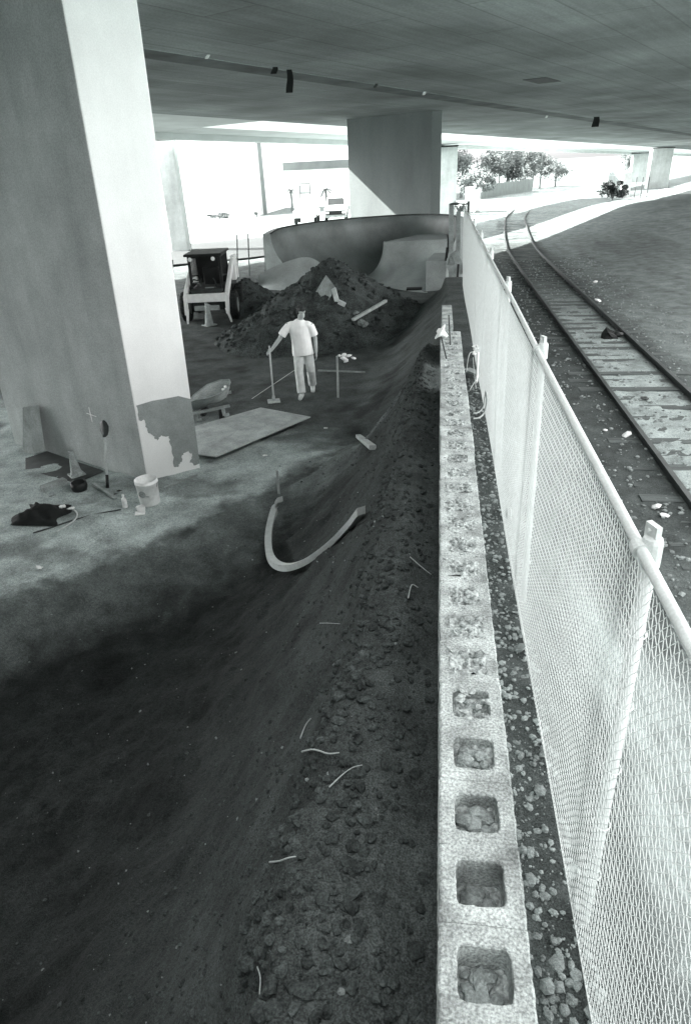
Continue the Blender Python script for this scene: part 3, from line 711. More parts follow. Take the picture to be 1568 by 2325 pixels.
for s in (-1, 1):
    x = .62 * s
    k = MB()   # lift arm: rear tower, sloping boom, knee and leg down to the coupler
    k.prism([(x - .05, 2.3, 1.62), (x - .05, 1.55, 1.62), (x - .05, .10, .98), (x - .05, -.20, .78), (x - .05, -.32, .28), (x - .05, -.20, .24), (x - .05, -.02, .66), (x - .05, .22, .80), (x - .05, 1.6, 1.40), (x - .05, 2.3, 1.44)], (.10, 0, 0))
    k.build('lift_arm', m_white, sk, bevel=.012)
    k = MB(); k.prism([(x - .07, 1.85, .95), (x - .07, 1.62, .95), (x - .07, 1.72, 1.66), (x - .07, 2.25, 1.66), (x - .07, 2.3, .95), (x - .07, 2.15, .95), (x - .07, 2.12, 1.4), (x - .07, 1.9, 1.4)], (.14, 0, 0)); k.build('tower', m_white, sk, bevel=.012)
    k = MB(); k.tube([(x, 1.75, .85), (x, .5, 1.02)], .04, 8); k.tube([(x, .5, 1.02), (x, .12, .93)], .022, 8); k.build('lift_cylinder', m_dark, sk)
    k = MB(); k.prism([(x - .05 - .03 * s, -.26, .42), (x + .05 - .03 * s, -.26, .42), (x + .07 + .04 * s, -.34, .02), (x + .02 + .04 * s, -.34, .02)], (0, .07, 0)); k.build('coupler_leg', m_white, sk, bevel=.008)
    for yy in (.35, 1.75):
        wx = .73 * s
        mr_ = Matrix.Rotation(R(90), 3, 'Y')
        k = MB(); k.lathe([(.22, -.13), (.36, -.13), (.40, -.09), (.41, 0), (.40, .09), (.36, .13), (.22, .13)], 26, (wx, yy, .41), mr_)
        for q in range(20):
            t = 2 * math.pi * q / 20
            for sd in (-1, 1): k.box((wx + sd * .055, yy + .41 * math.cos(t + sd * .08), .41 + .41 * math.sin(t + sd * .08)), (.10, .05, .035), Matrix.Rotation(t - R(90), 3, 'X'))
        tw = k.build('wheel', m_rubber, sk)
        k = MB(); k.lathe([(.0, .05 * s), (.1, .06 * s), (.12, .02 * s), (.2, .04 * s), (.23, .12 * s), (.23, -.12 * s), (0, -.12 * s)], 20, (wx, yy, .41), mr_); k.build('rim', m_ply, sk).parent = tw
for x in (-.50, .50):
    k = MB(); k.tube([(x, 1.5, 1.0), (x * 1.05, .9, 1.12), (x * 1.08, .3, .95), (x * .9, .02, .80)], .016, 6); k.tube([(x, 1.5, .94), (x * 1.06, .8, 1.02), (x * 1.0, .1, .86)], .014, 6); k.build('hydraulic_hose', m_rubber, sk, smooth=True)
k = MB(); k.box((0, -.12, .72), (1.30, .13, .24)); k.build('crossbar', m_white, sk, bevel=.02)
k = MB(); k.box((0, -.2, .44), (.75, .08, .14)); k.tube([(-.05, -.22, .60), (.12, -.24, .50), (.3, -.2, .44)], .03, 8); k.build('coupler_plate', m_ply, sk, bevel=.01)
# decals on the arm
k = MB()
for j in range(3): k.lathe([(.028, 0), (0, .001)], 10, (.715 + .0, 1.95, 1.55 - j * .085), Matrix.Rotation(R(90), 3, 'Y'))
k.build('bolt_hole', m_black, sk)

def cone(px, py, ht, label, m_):
    p = at(px, py, z=-4.0); t = thing('traffic_cone', label, 'traffic cone', (p[0], p[1], gz(p[0], p[1]) + .0), rp.random(), 'traffic cones')
    k = MB(); k.lathe([(ht * .24, .03), (ht * .20, .05), (ht * .09, ht * .92), (ht * .085, ht), (ht * .05, ht)], 18); k.build('cone', m_, t, smooth=True)
    k = MB(); k.box((0, 0, .015), (ht * .55, ht * .55, .03)); k.build('base', m_, t, bevel=.006)
m_cone = mat('faded_cone', .30, .3, 9, .7, .002, 40, .2, 60)
cone(476, 739, .62, 'small traffic cone in front of the skid steer loader', m_cone)
cone(176, 1082, .40, 'battered pale traffic cone beside the foot of the big pier', m_cone)
# ------------------------------------------------------------------ person
PY = 12.45
def rem(mb, name, m_, parent, vox, sm=3, loc=(0, 0, 0)):
    """fuse overlapping tubes into one continuous skin"""
    o = mb.build('tmp', None); md = o.modifiers.new('r', 'REMESH'); md.mode = 'VOXEL'; md.voxel_size = vox
    s_ = o.modifiers.new('s', 'SMOOTH'); s_.iterations = sm; s_.factor = .5
    dg = bpy.context.evaluated_depsgraph_get(); me = D.meshes.new_from_object(o.evaluated_get(dg)); D.objects.remove(o)
    me.name = name; me.materials.clear(); me.materials.append(m_)
    me.polygons.foreach_set('use_smooth', [True] * len(me.polygons))
    q = D.objects.new(name, me); C.objects.link(q); q.parent = parent; return q
per = thing('person', 'man in white t-shirt and pale trousers walking with a long handled tamper', 'person', (-2.62, PY, -4.0))
def V3(x, y, z): return Vector((x, y, z))
# local frame: x picture-right, -y towards the camera, z up; weight on his right leg (picture left), other leg trailing
hip = V3(.03, .02, .93); ch = V3(.0, .0, 1.28); nk = V3(.03, -.01, 1.47); hd = V3(.065, -.03, 1.62)
sR, eR, hR = V3(-.20, 0, 1.39), V3(-.39, -.05, 1.13), V3(-.565, -.14, .92)
sL, eL, hL = V3(.21, 0, 1.39), V3(.285, .03, 1.10), V3(.30, -.05, .85)
kR, aR = V3(-.055, -.09, .50), V3(-.015, -.20, .09)
kL, aL = V3(.16, .02, .49), V3(.125, .26, .13)
b = MB()
b.tube([hip + V3(0, 0, -.06), hip + V3(0, 0, .08), V3(.01, 0, 1.12), ch, V3(.01, .0, 1.38), V3(.015, 0, 1.44)], [(.15, .105), (.155, .11), (.14, .10), (.165, .11), (.155, .09), (.08, .06)], 14)
b.tube([V3(.015, .01, 1.40), nk, nk.lerp(hd, .6)], [.062, .055, .055], 10)
# head: skull, jaw, nose, ears
hm = Matrix.Rotation(R(28), 3, 'Z') @ Matrix.Rotation(R(12), 3, 'X')     # turned to picture-right and looking down
def ell(mb, c, r, mrot=None, n=14):
    pr = [(max(.001, math.sin(t)), -math.cos(t)) for t in np.linspace(0, math.pi, 10)]
    vs = []; fs = []
    for rr, z in pr:
        for q in range(n):
            t = 2 * math.pi * q / n; v = V3(rr * math.cos(t) * r[0], rr * math.sin(t) * r[1], z * r[2]); vs.append((mrot @ v if mrot else v) + c)
    for i in range(len(pr) - 1):
        for q in range(n): fs.append((i * n + q, i * n + (q + 1) % n, (i + 1) * n + (q + 1) % n, (i + 1) * n + q))
    mb.add(vs, fs)
ell(b, hd + V3(0, .005, .03), (.076, .096, .095), hm); ell(b, hd + hm @ V3(0, -.025, -.055), (.056, .070, .072), hm)
ell(b, hd + hm @ V3(0, -.105, -.015), (.013, .020, .022), hm); ell(b, hd + hm @ V3(0, -.088, -.062), (.026, .014, .012), hm)
for s in (-1, 1): ell(b, hd + hm @ V3(.078 * s, .01, -.005), (.012, .022, .032), hm); ell(b, hd + hm @ V3(.032 * s, -.078, .03), (.028, .016, .012), hm)
def arm(s, e, h): b.tube([s, s.lerp(e, .35), e, e.lerp(h, .35), h], [.058, .052, .042, .041, .029], 10)
arm(sR, eR, hR); arm(sL, eL, hL)
def leg(h, kn, an, toe):
    b.tube([h, h.lerp(kn, .4), kn, kn.lerp(an, .35), an], [.095, .085, .060, .060, .040], 12)
    b.tube([an + V3(0, .03, -.03), an + toe * .5 + V3(0, 0, -.045), an + toe + V3(0, 0, -.06)], [.04, .04, .03], 8)
leg(hip + V3(-.09, 0, -.05), kR, aR, V3(.0, -.17, 0)); leg(hip + V3(.09, 0, -.05), kL, aL, V3(.03, -.15, -.03))
# hands: palm, four unequal curled fingers and a thumb from its side
def hand(mb, wr, d, side, curl, palm_n):
    d = d.normalized(); pn = palm_n.normalized(); sd = d.cross(pn).normalized()
    mb.tube([wr, wr + d * .045, wr + d * .085], [(.022, .026), (.020, .038), (.016, .040)], 10)
    for i, ln in enumerate((.068, .078, .072, .056)):
        r0 = wr + d * .085 + sd * (.030 - .020 * i); p1 = r0 + (d * math.cos(curl * .5) + pn * math.sin(curl * .5)) * ln * .45
        p2 = p1 + (d * math.cos(curl * 1.3) + pn * math.sin(curl * 1.3)) * ln * .33; p3 = p2 + (d * math.cos(curl * 2) + pn * math.sin(curl * 2)) * ln * .28
        mb.tube([r0 - d * .012, p1, p2, p3], [.0095, .0088, .008, .0068], 6)
    t0_ = wr + d * .03 + sd * .032; t1 = t0_ + (d * .7 + sd * .7).normalized() * .035; t2 = t1 + (d * .8 + pn * .7).normalized() * .032
    mb.tube([t0_ - sd * .012, t1, t2], [.012, .0105, .0085], 6)
grip = V3(-.615, -.20, .885)
hand(b, hR, grip - hR + V3(0, 0, .01), 1, .95, V3(.4, -.8, -.3)); hand(b, hL, V3(.05, -.1, -1), 1, .42, V3(-.9, -.3, 0))
rem(b, 'body', m_skin, per, .0085, 2)
s_ = MB()      # t-shirt: loose box falling straight, short sleeves
s_.tube([V3(.035, .0, .795), V3(.03, 0, .86), V3(.02, 0, 1.05), ch + V3(0, 0, -.02), V3(.01, 0, 1.37), V3(.015, 0, 1.445), V3(.02, 0, 1.475)], [(.215, .145), (.212, .14), (.195, .13), (.205, .135), (.20, .115), (.115, .085), (.075, .07)], 18)
for s, e in ((sR, eR), (sL, eL)):
    d = e - s; s_.tube([V3(s.x * .35, 0, 1.375), V3(s.x * .8, 0, 1.365), s + d * .12 + V3(0, 0, -.02), s + d * .5, s + d * .8], [.075, .078, .076, .078, .082], 14)
rem(s_, 't_shirt', m_shirt, per, .012, 5)
t_ = MB()
t_.tube([hip + V3(0, 0, -.10), hip + V3(0, 0, .0), hip + V3(0, 0, .06)], [(.165, .125), (.17, .125), (.165, .12)], 14)
for h, kn, an in ((hip + V3(-.085, 0, -.06), kR, aR), (hip + V3(.085, 0, -.06), kL, aL)):
    t_.tube([h + V3(0, 0, .05), h.lerp(kn, .45), kn, kn.lerp(an, .5), an + V3(0, 0, .0)], [.108, .103, .088, .083, .086], 14)
rem(t_, 'trousers', m_pants, per, .012, 3)
for an, toe in ((aR, V3(.0, -.17, 0)), (aL, V3(.03, -.15, -.04))):
    q = MB(); q.tube([an + V3(0, .07, -.035), an + V3(0, .03, -.04), an + toe * .5 + V3(0, 0, -.045), an + toe * 1.1 + V3(0, 0, -.062), an + toe * 1.25 + V3(0, 0, -.066)], [.03, .05, .05, .04, .02], 10); rem(q, 'shoe', m_shoe, per, .009, 2)
q = MB(); ell(q, hd + hm @ V3(0, .016, .056), (.085, .103, .084), hm); ell(q, hd + hm @ V3(0, .05, .0), (.082, .07, .085), hm)
for s in (-1, 1): ell(q, hd + hm @ V3(.07 * s, .022, -.005), (.022, .04, .05), hm)
ell(q, hd + hm @ V3(0, -.06, .075), (.07, .05, .05), hm)
rem(q, 'hair', m_hair, per, .009, 2)
# tamper in his hand
top_ = at(611, 785, y=PY - .22); base = at(622, 913, z=-4.0)
tp = thing('tamper', 'long handled tamper standing on the dirt under the hand of the man', 'tamper', base)
d = Vector(top_ - base); k = MB(); k.tube([d * .02, d * .5, d], [.020, .018, .017], 10); k.build('handle', m_wood, tp, smooth=True)
k = MB(); k.box((0, 0, .02), (.24, .22, .03), .3); k.build('plate', m_ply, tp, bevel=.005)
k = MB(); k.tube([(0, 0, .03), d * .12], [.034, .028], 10); k.build('socket', m_ply, tp, smooth=True)
# ------------------------------------------------------------------ wheelbarrow partly behind the pier
wb0 = at(478, 960, z=-4.0)
wbx, wby = wb0[0], wb0[1] + .35
wbw = thing('wheelbarrow', 'dented pale wheelbarrow tipped on the grey board beside the big pier', 'wheelbarrow', (wbx, wby, -3.98))
def loc(px, py, yy): p = at(px, py, y=yy); return Vector((p[0] - wbx, p[1] - wby, p[2] + 3.98))
rimp = [(418, 925, -.12), (440, 897, .10), (470, 874, .30), (500, 863, .42), (520, 862, .42), (523, 868, .30), (517, 881, .10), (500, 893, -.12), (475, 903, -.28), (445, 908, -.34), (422, 918, -.28)]
k = MB(); RR = [loc(a, b_, wby + c) for a, b_, c in rimp]; cc = sum(RR, Vector()) / len(RR)
dn = Vector((.02, .16, -.24)); P = []
n_ = len(RR)
for f, dd in ((1.03, -.01), (1.0, 0), (.97, .02), (.85, .45), (.7, .8), (.45, .95), (.01, 1.0)):
    P.append([tuple(cc + (r - cc) * f + dn * dd) for r in RR + RR[:1]])
k.grid(P); k.build('tray', m_ply, wbw, smooth=True)
k = MB(); k.tube(RR + RR[:1], .014, 6); k.build('tray_rim', m_dkwood, wbw, smooth=True)
k = MB(); k.bar(loc(430, 941, wby - .30), loc(522, 921, wby - .05), .05, .045); k.build('handle', m_dkwood, wbw)
k = MB(); k.bar(loc(420, 915, wby + .2), loc(525, 890, wby + .4), .05, .045); k.build('handle', m_dkwood, wbw)
for (a, b_, c) in ((444, 938, 956), (506, 927, 944)):
    k = MB(); k.bar(loc(a, b_, wby - .2), loc(a + 4, c, wby - .25), .05, .05, (0, 1, 0)); k.bar(loc(a + 4, c, wby - .25), loc(a + 14, c - 4, wby - .2), .04, .05); k.build('stand', m_dkwood, wbw)
k = MB(); k.bar(loc(502, 930, wby - .1), loc(505, 968, wby - .25), .07, .07, (0, 1, 0)); k.build('leg', m_black, wbw)
k = MB(); k.lathe([(.07, -.04), (.17, -.045), (.19, 0), (.17, .045), (.07, .04)], 20, loc(470, 945, wby + .15), Matrix.Rotation(R(70), 3, 'Y')); k.build('wheel', m_rubber, wbw, smooth=True)
k = MB(); k.rock(loc(508, 884, wby + .15), .05, .7, rp); k.rock(loc(512, 878, wby + .2), .04, .7, rp); k.build('rag', m_white, wbw)
# plywood sheet
slab('plywood_sheet', [at(446, 1030, z=-3.93), at(490, 1036, z=-3.88), at(705, 946, z=-3.86), at(592, 925, z=-3.93), at(440, 968, z=-3.95)], (0, 0, -.02), m_ply, 'large dusty plywood sheet lying on the dirt under the wheelbarrow', 'plywood', bevel=.002)
# ------------------------------------------------------------------ small things round the near pier
p = at(342, 1142, z=-4); bk = thing('bucket', 'white plastic bucket splashed with dirt at the foot of the big pier', 'bucket', (p[0], p[1], gz(p[0], p[1])))
bh = .37
k = MB(); k.lathe([(.0, .0), (.128, .0), (.135, .02), (.150, bh - .06), (.157, bh - .055), (.157, bh - .03), (.152, bh - .03), (.155, bh), (.147, bh), (.130, .03), (0, .025)], 32); k.build('shell', m_plastic, bk, smooth=True)
k = MB(); k.tube([(.157 * math.cos(t), -.157 * abs(math.sin(t)) * .3 - .15 * math.sin(t) * .0, bh - .045 - .17 * math.sin(t)) for t in np.linspace(0, math.pi, 16)], .003, 5); k.build('handle', m_dark, bk)
k = MB(); k.lathe([(.05, 0), (0, .002)], 14, (-.02, -.149, .2), Matrix.Rotation(R(90), 3, 'X')); k.box((.02, -.147, .17), (.10, .004, .012)); k.build('smudge', m_ply, bk)
p = at(285, 1150, z=-4); bo = thing('bottle', 'small white bottle standing left of the bucket', 'bottle', (p[0], p[1], gz(p[0], p[1])))
k = MB(); k.lathe([(0, 0), (.034, 0), (.036, .01), (.036, .045), (.033, .05), (.036, .055), (.036, .12), (.03, .14), (.014, .155), (.014, .17), (0, .17)], 16); k.build('body', m_plastic, bo, smooth=True)
k = MB(); k.lathe([(.017, .168), (.017, .20), (0, .20)], 12); k.build('cap', m_white, bo)
p = at(314, 1160, z=-4); k = MB(); k.lathe([(.0, .0), (.03, .0), (.05, .10), (.047, .10), (.028, .006), (0, .006)], 16, (0, 0, .045), Matrix.Rotation(R(75), 3, 'Y') @ Matrix.Rotation(.4, 3, 'X')); o = k.build('cup', m_plastic, smooth=True); o.location = (p[0], p[1], gz(p[0], p[1])); tag(o, 'crushed white cup lying just in front of the bucket', 'cup')
p = at(319, 1168, z=-4); k = MB(); k.box((0, 0, .02), (.13, .10, .012), .3); k.box((.01, .03, .05), (.11, .008, .07), Matrix.Rotation(-.5, 3, 'X')); o = k.build('carton', m_white); o.location = (p[0], p[1], gz(p[0], p[1])); tag(o, 'flattened open white carton in front of the crushed cup', 'carton')
# shovel leaning against the pier
f0 = at(245, 1108, z=-4); wdir = np.array([A[0] - Lf[0], A[1] - Lf[1]]); wdir /= np.linalg.norm(wdir)
wn = np.array([wdir[1], -wdir[0]])
def onpier(px, py, d):
    nn = np.cross(np.array([*wdir, 0]), TV); nn /= np.linalg.norm(nn); r = ray(px, py); kk = np.dot(A, nn) / np.dot(r, nn); return r * kk * (1 - d)
tpv = onpier(236, 955, .02); base = np.array([*(f0[:2]), -3.99])
sv = thing('shovel', 'long handled shovel leaning blade up against the big pier', 'shovel', base)
d = Vector(tpv - base); k = MB(); k.tube([d * 0, d * .3, d * .78], .019, 8); k.build('handle', m_wood, sv, smooth=True)
k = MB(); k.tube([d * -.01, d * .19], .023, 8); k.build('grip', m_black, sv, smooth=True)
k = MB(); xx = Vector((wdir[0], wdir[1], 0)); P = []
for i, (f, wd) in enumerate(((.76, .025), (.80, .075), (.86, .10), (.93, .105), (.98, .07), (1.01, .01))):
    P.append([tuple(d * f + xx * wd * c + Vector((wn[0], wn[1], 0)) * .03 * (1 - c * c)) for c in np.linspace(-1, 1, 7)])
k.grid(P); k.build('blade', m_dark, sv, smooth=True)
k = MB(); q = [Vector(onpier(*p_, .002)) - Vector((A[0], A[1], -4)) for p_ in ((202, 925), (210, 958), (197, 938), (219, 946))]
k.bar(q[0], q[1], .012, .004); k.bar(q[2], q[3], .012, .004); k.build('chalk_mark', m_white, np_)
def onground(px, py, dz=0):
    r = ray(px, py)
    for t in np.arange(1.5, 40, .02):
        p = r * t
        if p[2] <= gz(p[0], p[1]) + dz: return p
    return at(px, py, z=-4)
# boards, sheet and junk at the left edge
slab('board', [onpier(52, 925, .01), onpier(88, 918, .01), onpier(103, 1022, .03), onpier(52, 1036, .03)], (.02, -.03, 0), m_dkwood, 'grey board standing against the left side of the big pier', 'board')
sh = [at(58, 1040, z=-3.96), at(108, 1024, z=-3.96), at(158, 1042, z=-3.96), at(236, 1068, z=-3.96), at(172, 1096, z=-3.97), at(58, 1066, z=-3.97)]
slab('rubber_mat', sh, (0, 0, -.02), m_dark, 'dark flat mat lying at the foot of the big pier', 'mat')
a, b0 = at(96, 1112, z=-3.94), at(150, 1092, z=-3.94); board(a, b0, .14, .10, m_dkwood, 'short squared timber lying in front of the dark mat', 'timber', 'timber')
p = at(183, 1114, z=-4); k = MB(); k.lathe([(0, 0), (.10, .0), (.115, .05), (.11, .12), (.095, .125), (.09, .04), (0, .03)], 18); o = k.build('pot', m_black, smooth=True); o.location = (p[0], p[1], gz(p[0], p[1])); tag(o, 'small round black pot on the dirt below the battered cone', 'pot')
a, b0 = at(212, 1098, z=-3.965), at(262, 1131, z=-3.965); board(a, b0, .05, .04, m_dkwood, 'narrow grey batten lying at the foot of the shovel')
a, b0 = at(372, 1108, z=-3.975), at(448, 1078, z=-3.975); board(a, b0, .03, .02, m_dkwood, 'thin stick of wood lying to the right of the bucket', name='batten')
k = MB(); pts = [at(x_, y_, z=-3.985) for x_, y_ in ((76, 1210), (110, 1200), (160, 1183), (200, 1172), (240, 1163), (275, 1157))]; c0 = pts[0]; k.tube([p - c0 for p in pts], .010, 6); o = k.build('hose', m_dark, smooth=True); o.location = c0; tag(o, 'thin dark hose lying along the pale dirt at the left', 'hose')
pts = [at(x_, y_, z=-3.97) for x_, y_ in ((120, 1190), (128, 1172), (140, 1160), (160, 1156), (172, 1160), (176, 1170), (168, 1182), (150, 1195), (128, 1208))]; c0 = pts[0]; k = MB(); k.tube([p - c0 for p in catmull(pts, 4)], .010, 6); o = k.build('cable', m_wire, smooth=True); o.location = c0; tag(o, 'pale cable curling in a loop beside the dark tarp', 'cable')
k = MB(); n2 = 26; P = np.zeros((n2, n2, 3))
ce = at(96, 1172, z=-4)
for i in range(n2):
    for j in range(n2):
        u_, v_ = (i / (n2 - 1) - .5) * 2, (j / (n2 - 1) - .5) * 2
        rr = max(abs(u_), abs(v_)); P[i, j] = (u_ * .33 + .05 * math.sin(v_ * 5), v_ * .30, .02 + max(0, .45 * (.20 + .35 * fbm(np.array(u_ * 2.), np.array(v_ * 2.), 7, 3)) * (1 - rr ** 2)))
k.grid(P); o = k.build('tarp', m_tarp, smooth=True); o.location = ce; tag(o, 'crumpled black tarp heaped at the left edge of the dirt', 'tarp')
for x_, y_, lab in ((107, 1153, 'white crumpled paper on top of the black tarp'), (140, 1150, 'white paper scrap left of the row by the cable loop'), (160, 1154, 'white paper scrap above the cable loop')):
    p = at(x_, y_, z=-3.9); k = MB(); k.rock((0, 0, 0), .035, .7, rp); k.rock((.03, .01, 0), .028, .7, rp); o = k.build('paper_scrap', m_white); o.location = p; tag(o, lab, 'paper')
for x_, y_, s, m_, nm, lab in ((112, 1190, .03, m_stone, 'rubble', 'small grey chunk beside the pale cable loop'), (262, 1122, .022, m_dark, 'rubble', 'dark crumb between batten and small white bottle'), (270, 1115, .03, m_black, 'glove', 'dark balled glove just above the small white bottle'), (90, 1290, .03, m_white, 'paper_scrap', 'white scrap on pale dirt at the left edge below the tarp'), (600, 1035, .03, m_white, 'paper_scrap', 'white scrap just below the plywood sheet edge'), (738, 973, .03, m_white, 'paper_scrap', 'white scrap on dark dirt right of the plywood tip'), (118, 1128, .04, m_dkwood, 'rubble', 'grey lump below the short squared timber')):
    p = onground(x_, y_) if x_ > 500 else at(x_, y_, z=-3.99); k = MB(); k.rock((0, 0, s * .3), s, .5, rp); k.rock((s, s * .4, s * .2), s * .6, .5, rp); o = k.build(nm, m_); o.location = p; tag(o, lab, {'paper_scrap': 'paper'}.get(nm, nm))
# ------------------------------------------------------------------ pit: curved form, peg, block, stake and string
cp = [(636, 1134), (624, 1155), (613, 1195), (609, 1230), (613, 1262), (628, 1282), (655, 1288), (690, 1277), (730, 1250), (770, 1215), (800, 1185), (820, 1160)]
pts = [onground(a, b_, .06) for a, b_ in cp]
zz = np.array([p[2] for p in pts]); fit = np.polyfit(np.arange(len(pts)), zz, 3)
pts = [at(a, b_, z=float(np.polyval(fit, i)) + .05) for i, (a, b_) in enumerate(cp)]
pts = catmull(pts, 5); c0 = pts[len(pts) // 2]; k = MB(); vs = []; fs = []
for i, p in enumerate(pts):
    d = pts[min(i + 1, len(pts) - 1)] - pts[max(i - 1, 0)]; d[2] = 0; d /= np.linalg.norm(d); nn = np.array([d[1], -d[0], 0])
    for a, z in ((-.042, .04), (.042, .04), (.042, -.04), (-.042, -.04)): vs.append(p - c0 + nn * a + np.array([0, 0, z]))
for i in range(len(pts) - 1):
    for j in range(4): fs.append((i * 4 + j, i * 4 + (j + 1) % 4, (i + 1) * 4 + (j + 1) % 4, (i + 1) * 4 + j))
fs += [(0, 1, 2, 3), tuple(range(len(vs) - 4, len(vs)))]
k.add(vs, fs); o = k.build('curved_form', mat('pale_foam', .45, .12, 12, .8, .002, 60, .1, 90), bevel=.012); o.location = c0; tag(o, 'pale U-shaped curved form lying across the dug slope', 'curved form')
a = onground(633, 1122); b0 = at(629, 1068, y=a[1]); board(a - [0, 0, .05], b0, .035, .02, m_wood, 'thin pale peg standing just behind the curved form', 'peg', 'peg', up=(0, 1, 0))
a, b0 = onground(813, 990, .07), onground(846, 1016, .07); board(a, b0, .085, .055, m_wood, 'stubby pale timber block lying on the far dark slope', 'timber', 'timber')
a = onground(767, 903); b0 = at(765, 808, y=a[1])
board(a - [0, 0, .05], b0, .04, .035, m_wood, 'upright pale stake with plastic bag tied at its tip', 'stake', 'stake', up=(0, 1, 0))
k = MB()
for _ in range(9): k.rock((rp.uniform(.0, .28), rp.gauss(0, .03), rp.gauss(-.02, .04)), .05, .6, rp)
o = k.build('plastic_bag', m_plastic, smooth=True); o.location = Vector(b0) + Vector((.04, -.03, -.03)); tag(o, 'crumpled white plastic bag tied at the tip of the stake', 'plastic bag')
a, b0 = onground(722, 841, .10), onground(828, 845, .10); board(a, b0, .035, .035, m_dkwood, 'thin rod lying level across behind the stake', 'rod', 'rod')
a, b0 = onground(572, 905, .04), onground(672, 838, .18); k = MB(); k.tube([Vector((0, 0, 0)), Vector(b0 - a)], .005, 5); o = k.build('string_line', m_wire); o.location = a; tag(o, 'taut string line running past the man towards the heap', 'string')
# roots and sticks on the bank (pixel outlines read off the photo, laid on the dirt)
def root(px_, r, label):
    pts = [onground(a, b_, .022) + np.array([0, 0, .012]) for a, b_ in px_]; c0 = pts[0]; k = MB(); k.tube([p - c0 for p in catmull(pts, 4)], [r * .5 * (1 - .5 * i / (len(pts) * 4)) for i in range((len(pts) - 1) * 4 + 1)], 6)
    o = k.build('root', m_wood, smooth=True); o.location = c0; tag(o, label, 'root', 'roots and sticks on the dug bank')
root([(686, 1711), (705, 1707), (722, 1709), (745, 1716), (770, 1714)], .009, 'thick pale root bent like a bow on the bank')
root([(748, 1792), (775, 1766), (800, 1748), (822, 1742)], .006, 'slender root rising along the edge right below the bow-shaped one')
root([(613, 1962), (635, 1960), (655, 1953), (672, 1950)], .007, 'straight pale root poking out low on the bank edge')
root([(682, 1680), (694, 1650), (706, 1635)], .008, 'short stub root above the bow-shaped one')
root([(926, 1362), (934, 1332), (948, 1338)], .008, 'forked pale stick near the wall high on the bank')
root([(930, 1268), (955, 1290), (978, 1308)], .006, 'thin stick angled towards the wall above the forked one')
root([(585, 2200), (592, 2225), (590, 2262)], .005, 'thin white root hanging at the lowest edge of the bank')
root([(726, 1418), (745, 1418), (772, 1420)], .005, 'fine level twig at mid height on the slope')
for x_, y_, s, lab in ((775, 2256, .018, 'pale rounded stone nearest the bottom of the bank'), (792, 2135, .015, 'pale flat stone a little above the lowest stone'), (868, 1412, .02, 'pale stone high on the bank below the forked stick'), (762, 1512, .022, 'pale split stone on the upper slope edge')):
    p = onground(x_, y_); k = MB(); k.rock((0, 0, s * .4), s, .7, rp); o = k.build('stone', m_stone, smooth=False); o.location = p; tag(o, lab, 'stone', 'larger stones on the bank')
# ------------------------------------------------------------------ strip between wall and fence: wires, pipe, plank, trash
def curve(name, pix, z, r, m_, label, cat, sm=6):
    pts = [at(a, b_, z=z if not isinstance(z, list) else z[i]) for i, (a, b_) in enumerate(pix)]; c0 = pts[0]
    k = MB(); k.tube([p - c0 for p in catmull(pts, sm)], r, 6); o = k.build(name, m_, smooth=True); o.location = c0; return tag(o, label, cat)
curve('cable', [(1073, 950), (1088, 948), (1099, 935), (1104, 912), (1103, 890)], [-2.7, -2.7, -2.65, -2.5, -2.35], .010, m_wire, 'pale cable curving up beside the fence, outer of two', 'cable')
curve('cable', [(1074, 938), (1086, 936), (1096, 924), (1100, 902), (1102, 888)], [-2.7, -2.7, -2.65, -2.5, -2.35], .008, m_wire, 'pale cable curving up beside the fence, inner of two', 'cable')
curve('wire', [(1058, 845), (1062, 815), (1068, 800), (1080, 803), (1090, 825), (1088, 850), (1075, 870), (1066, 885)], -2.6, .006, m_wire, 'loose loop of wire in the strip behind the pale plank', 'wire')
curve('wire', [(1073, 812), (1076, 850), (1080, 882)], -2.55, .005, m_wire, 'straight thin wire under the bunch of white tags', 'wire')
curve('pipe', [(1081, 868), (1083, 840), (1084, 800)], [-2.7, -2.6, -2.4], .017, m_plastic, 'short white pipe leaning by the foot of the fence', 'pipe')
a, b0 = at(1058, 838, z=-2.72), at(1090, 850, z=-2.72); board(a, b0, .13, .03, m_ply, 'grey plank lying across between wall and fence', name='plank')
p = at(1074, 796, z=-2.4); k = MB()
for _ in range(7): k.rock((rp.gauss(0, .035), rp.gauss(0, .05), rp.gauss(0, .04)), .03, .5, rp)
o = k.build('paper_scrap', m_white); o.location = p; tag(o, 'bunch of white tags caught by the fence near the wall end', 'paper')
p = at(1158, 1166, x=.632); k = MB(); k.prism([(0, -.05, -.03), (0, .05, -.04), (0, .055, .03), (0, -.04, .045)], (.004, 0, 0)); o = k.build('paper_scrap', m_white); o.location = p; tag(o, 'white paper scrap stuck low in the wire mesh', 'paper')
for i, (x_, y_, s) in enumerate(((1225, 1800, .035), (1264, 2192, .030), (1290, 2165, .022), (1180, 1475, .04), (1240, 2245, .035), (1205, 2000, .03))):
    p = at(x_, y_, z=-2.81); k = MB(); k.rock((0, 0, s * .4), s, .7, rp); o = k.build('stone', m_stone); o.location = p
    tag(o, ['pale stone in the strip beside the third open core', 'palest round stone low in the gravel strip', 'flat stone up against the foot of the fence', 'leaf-shaped stone in the strip high beside the wall', 'rounded grey stone lowest in the gravel strip', 'angular stone midway down the gravel strip'][i], 'stone', 'stones in the gravel strip')
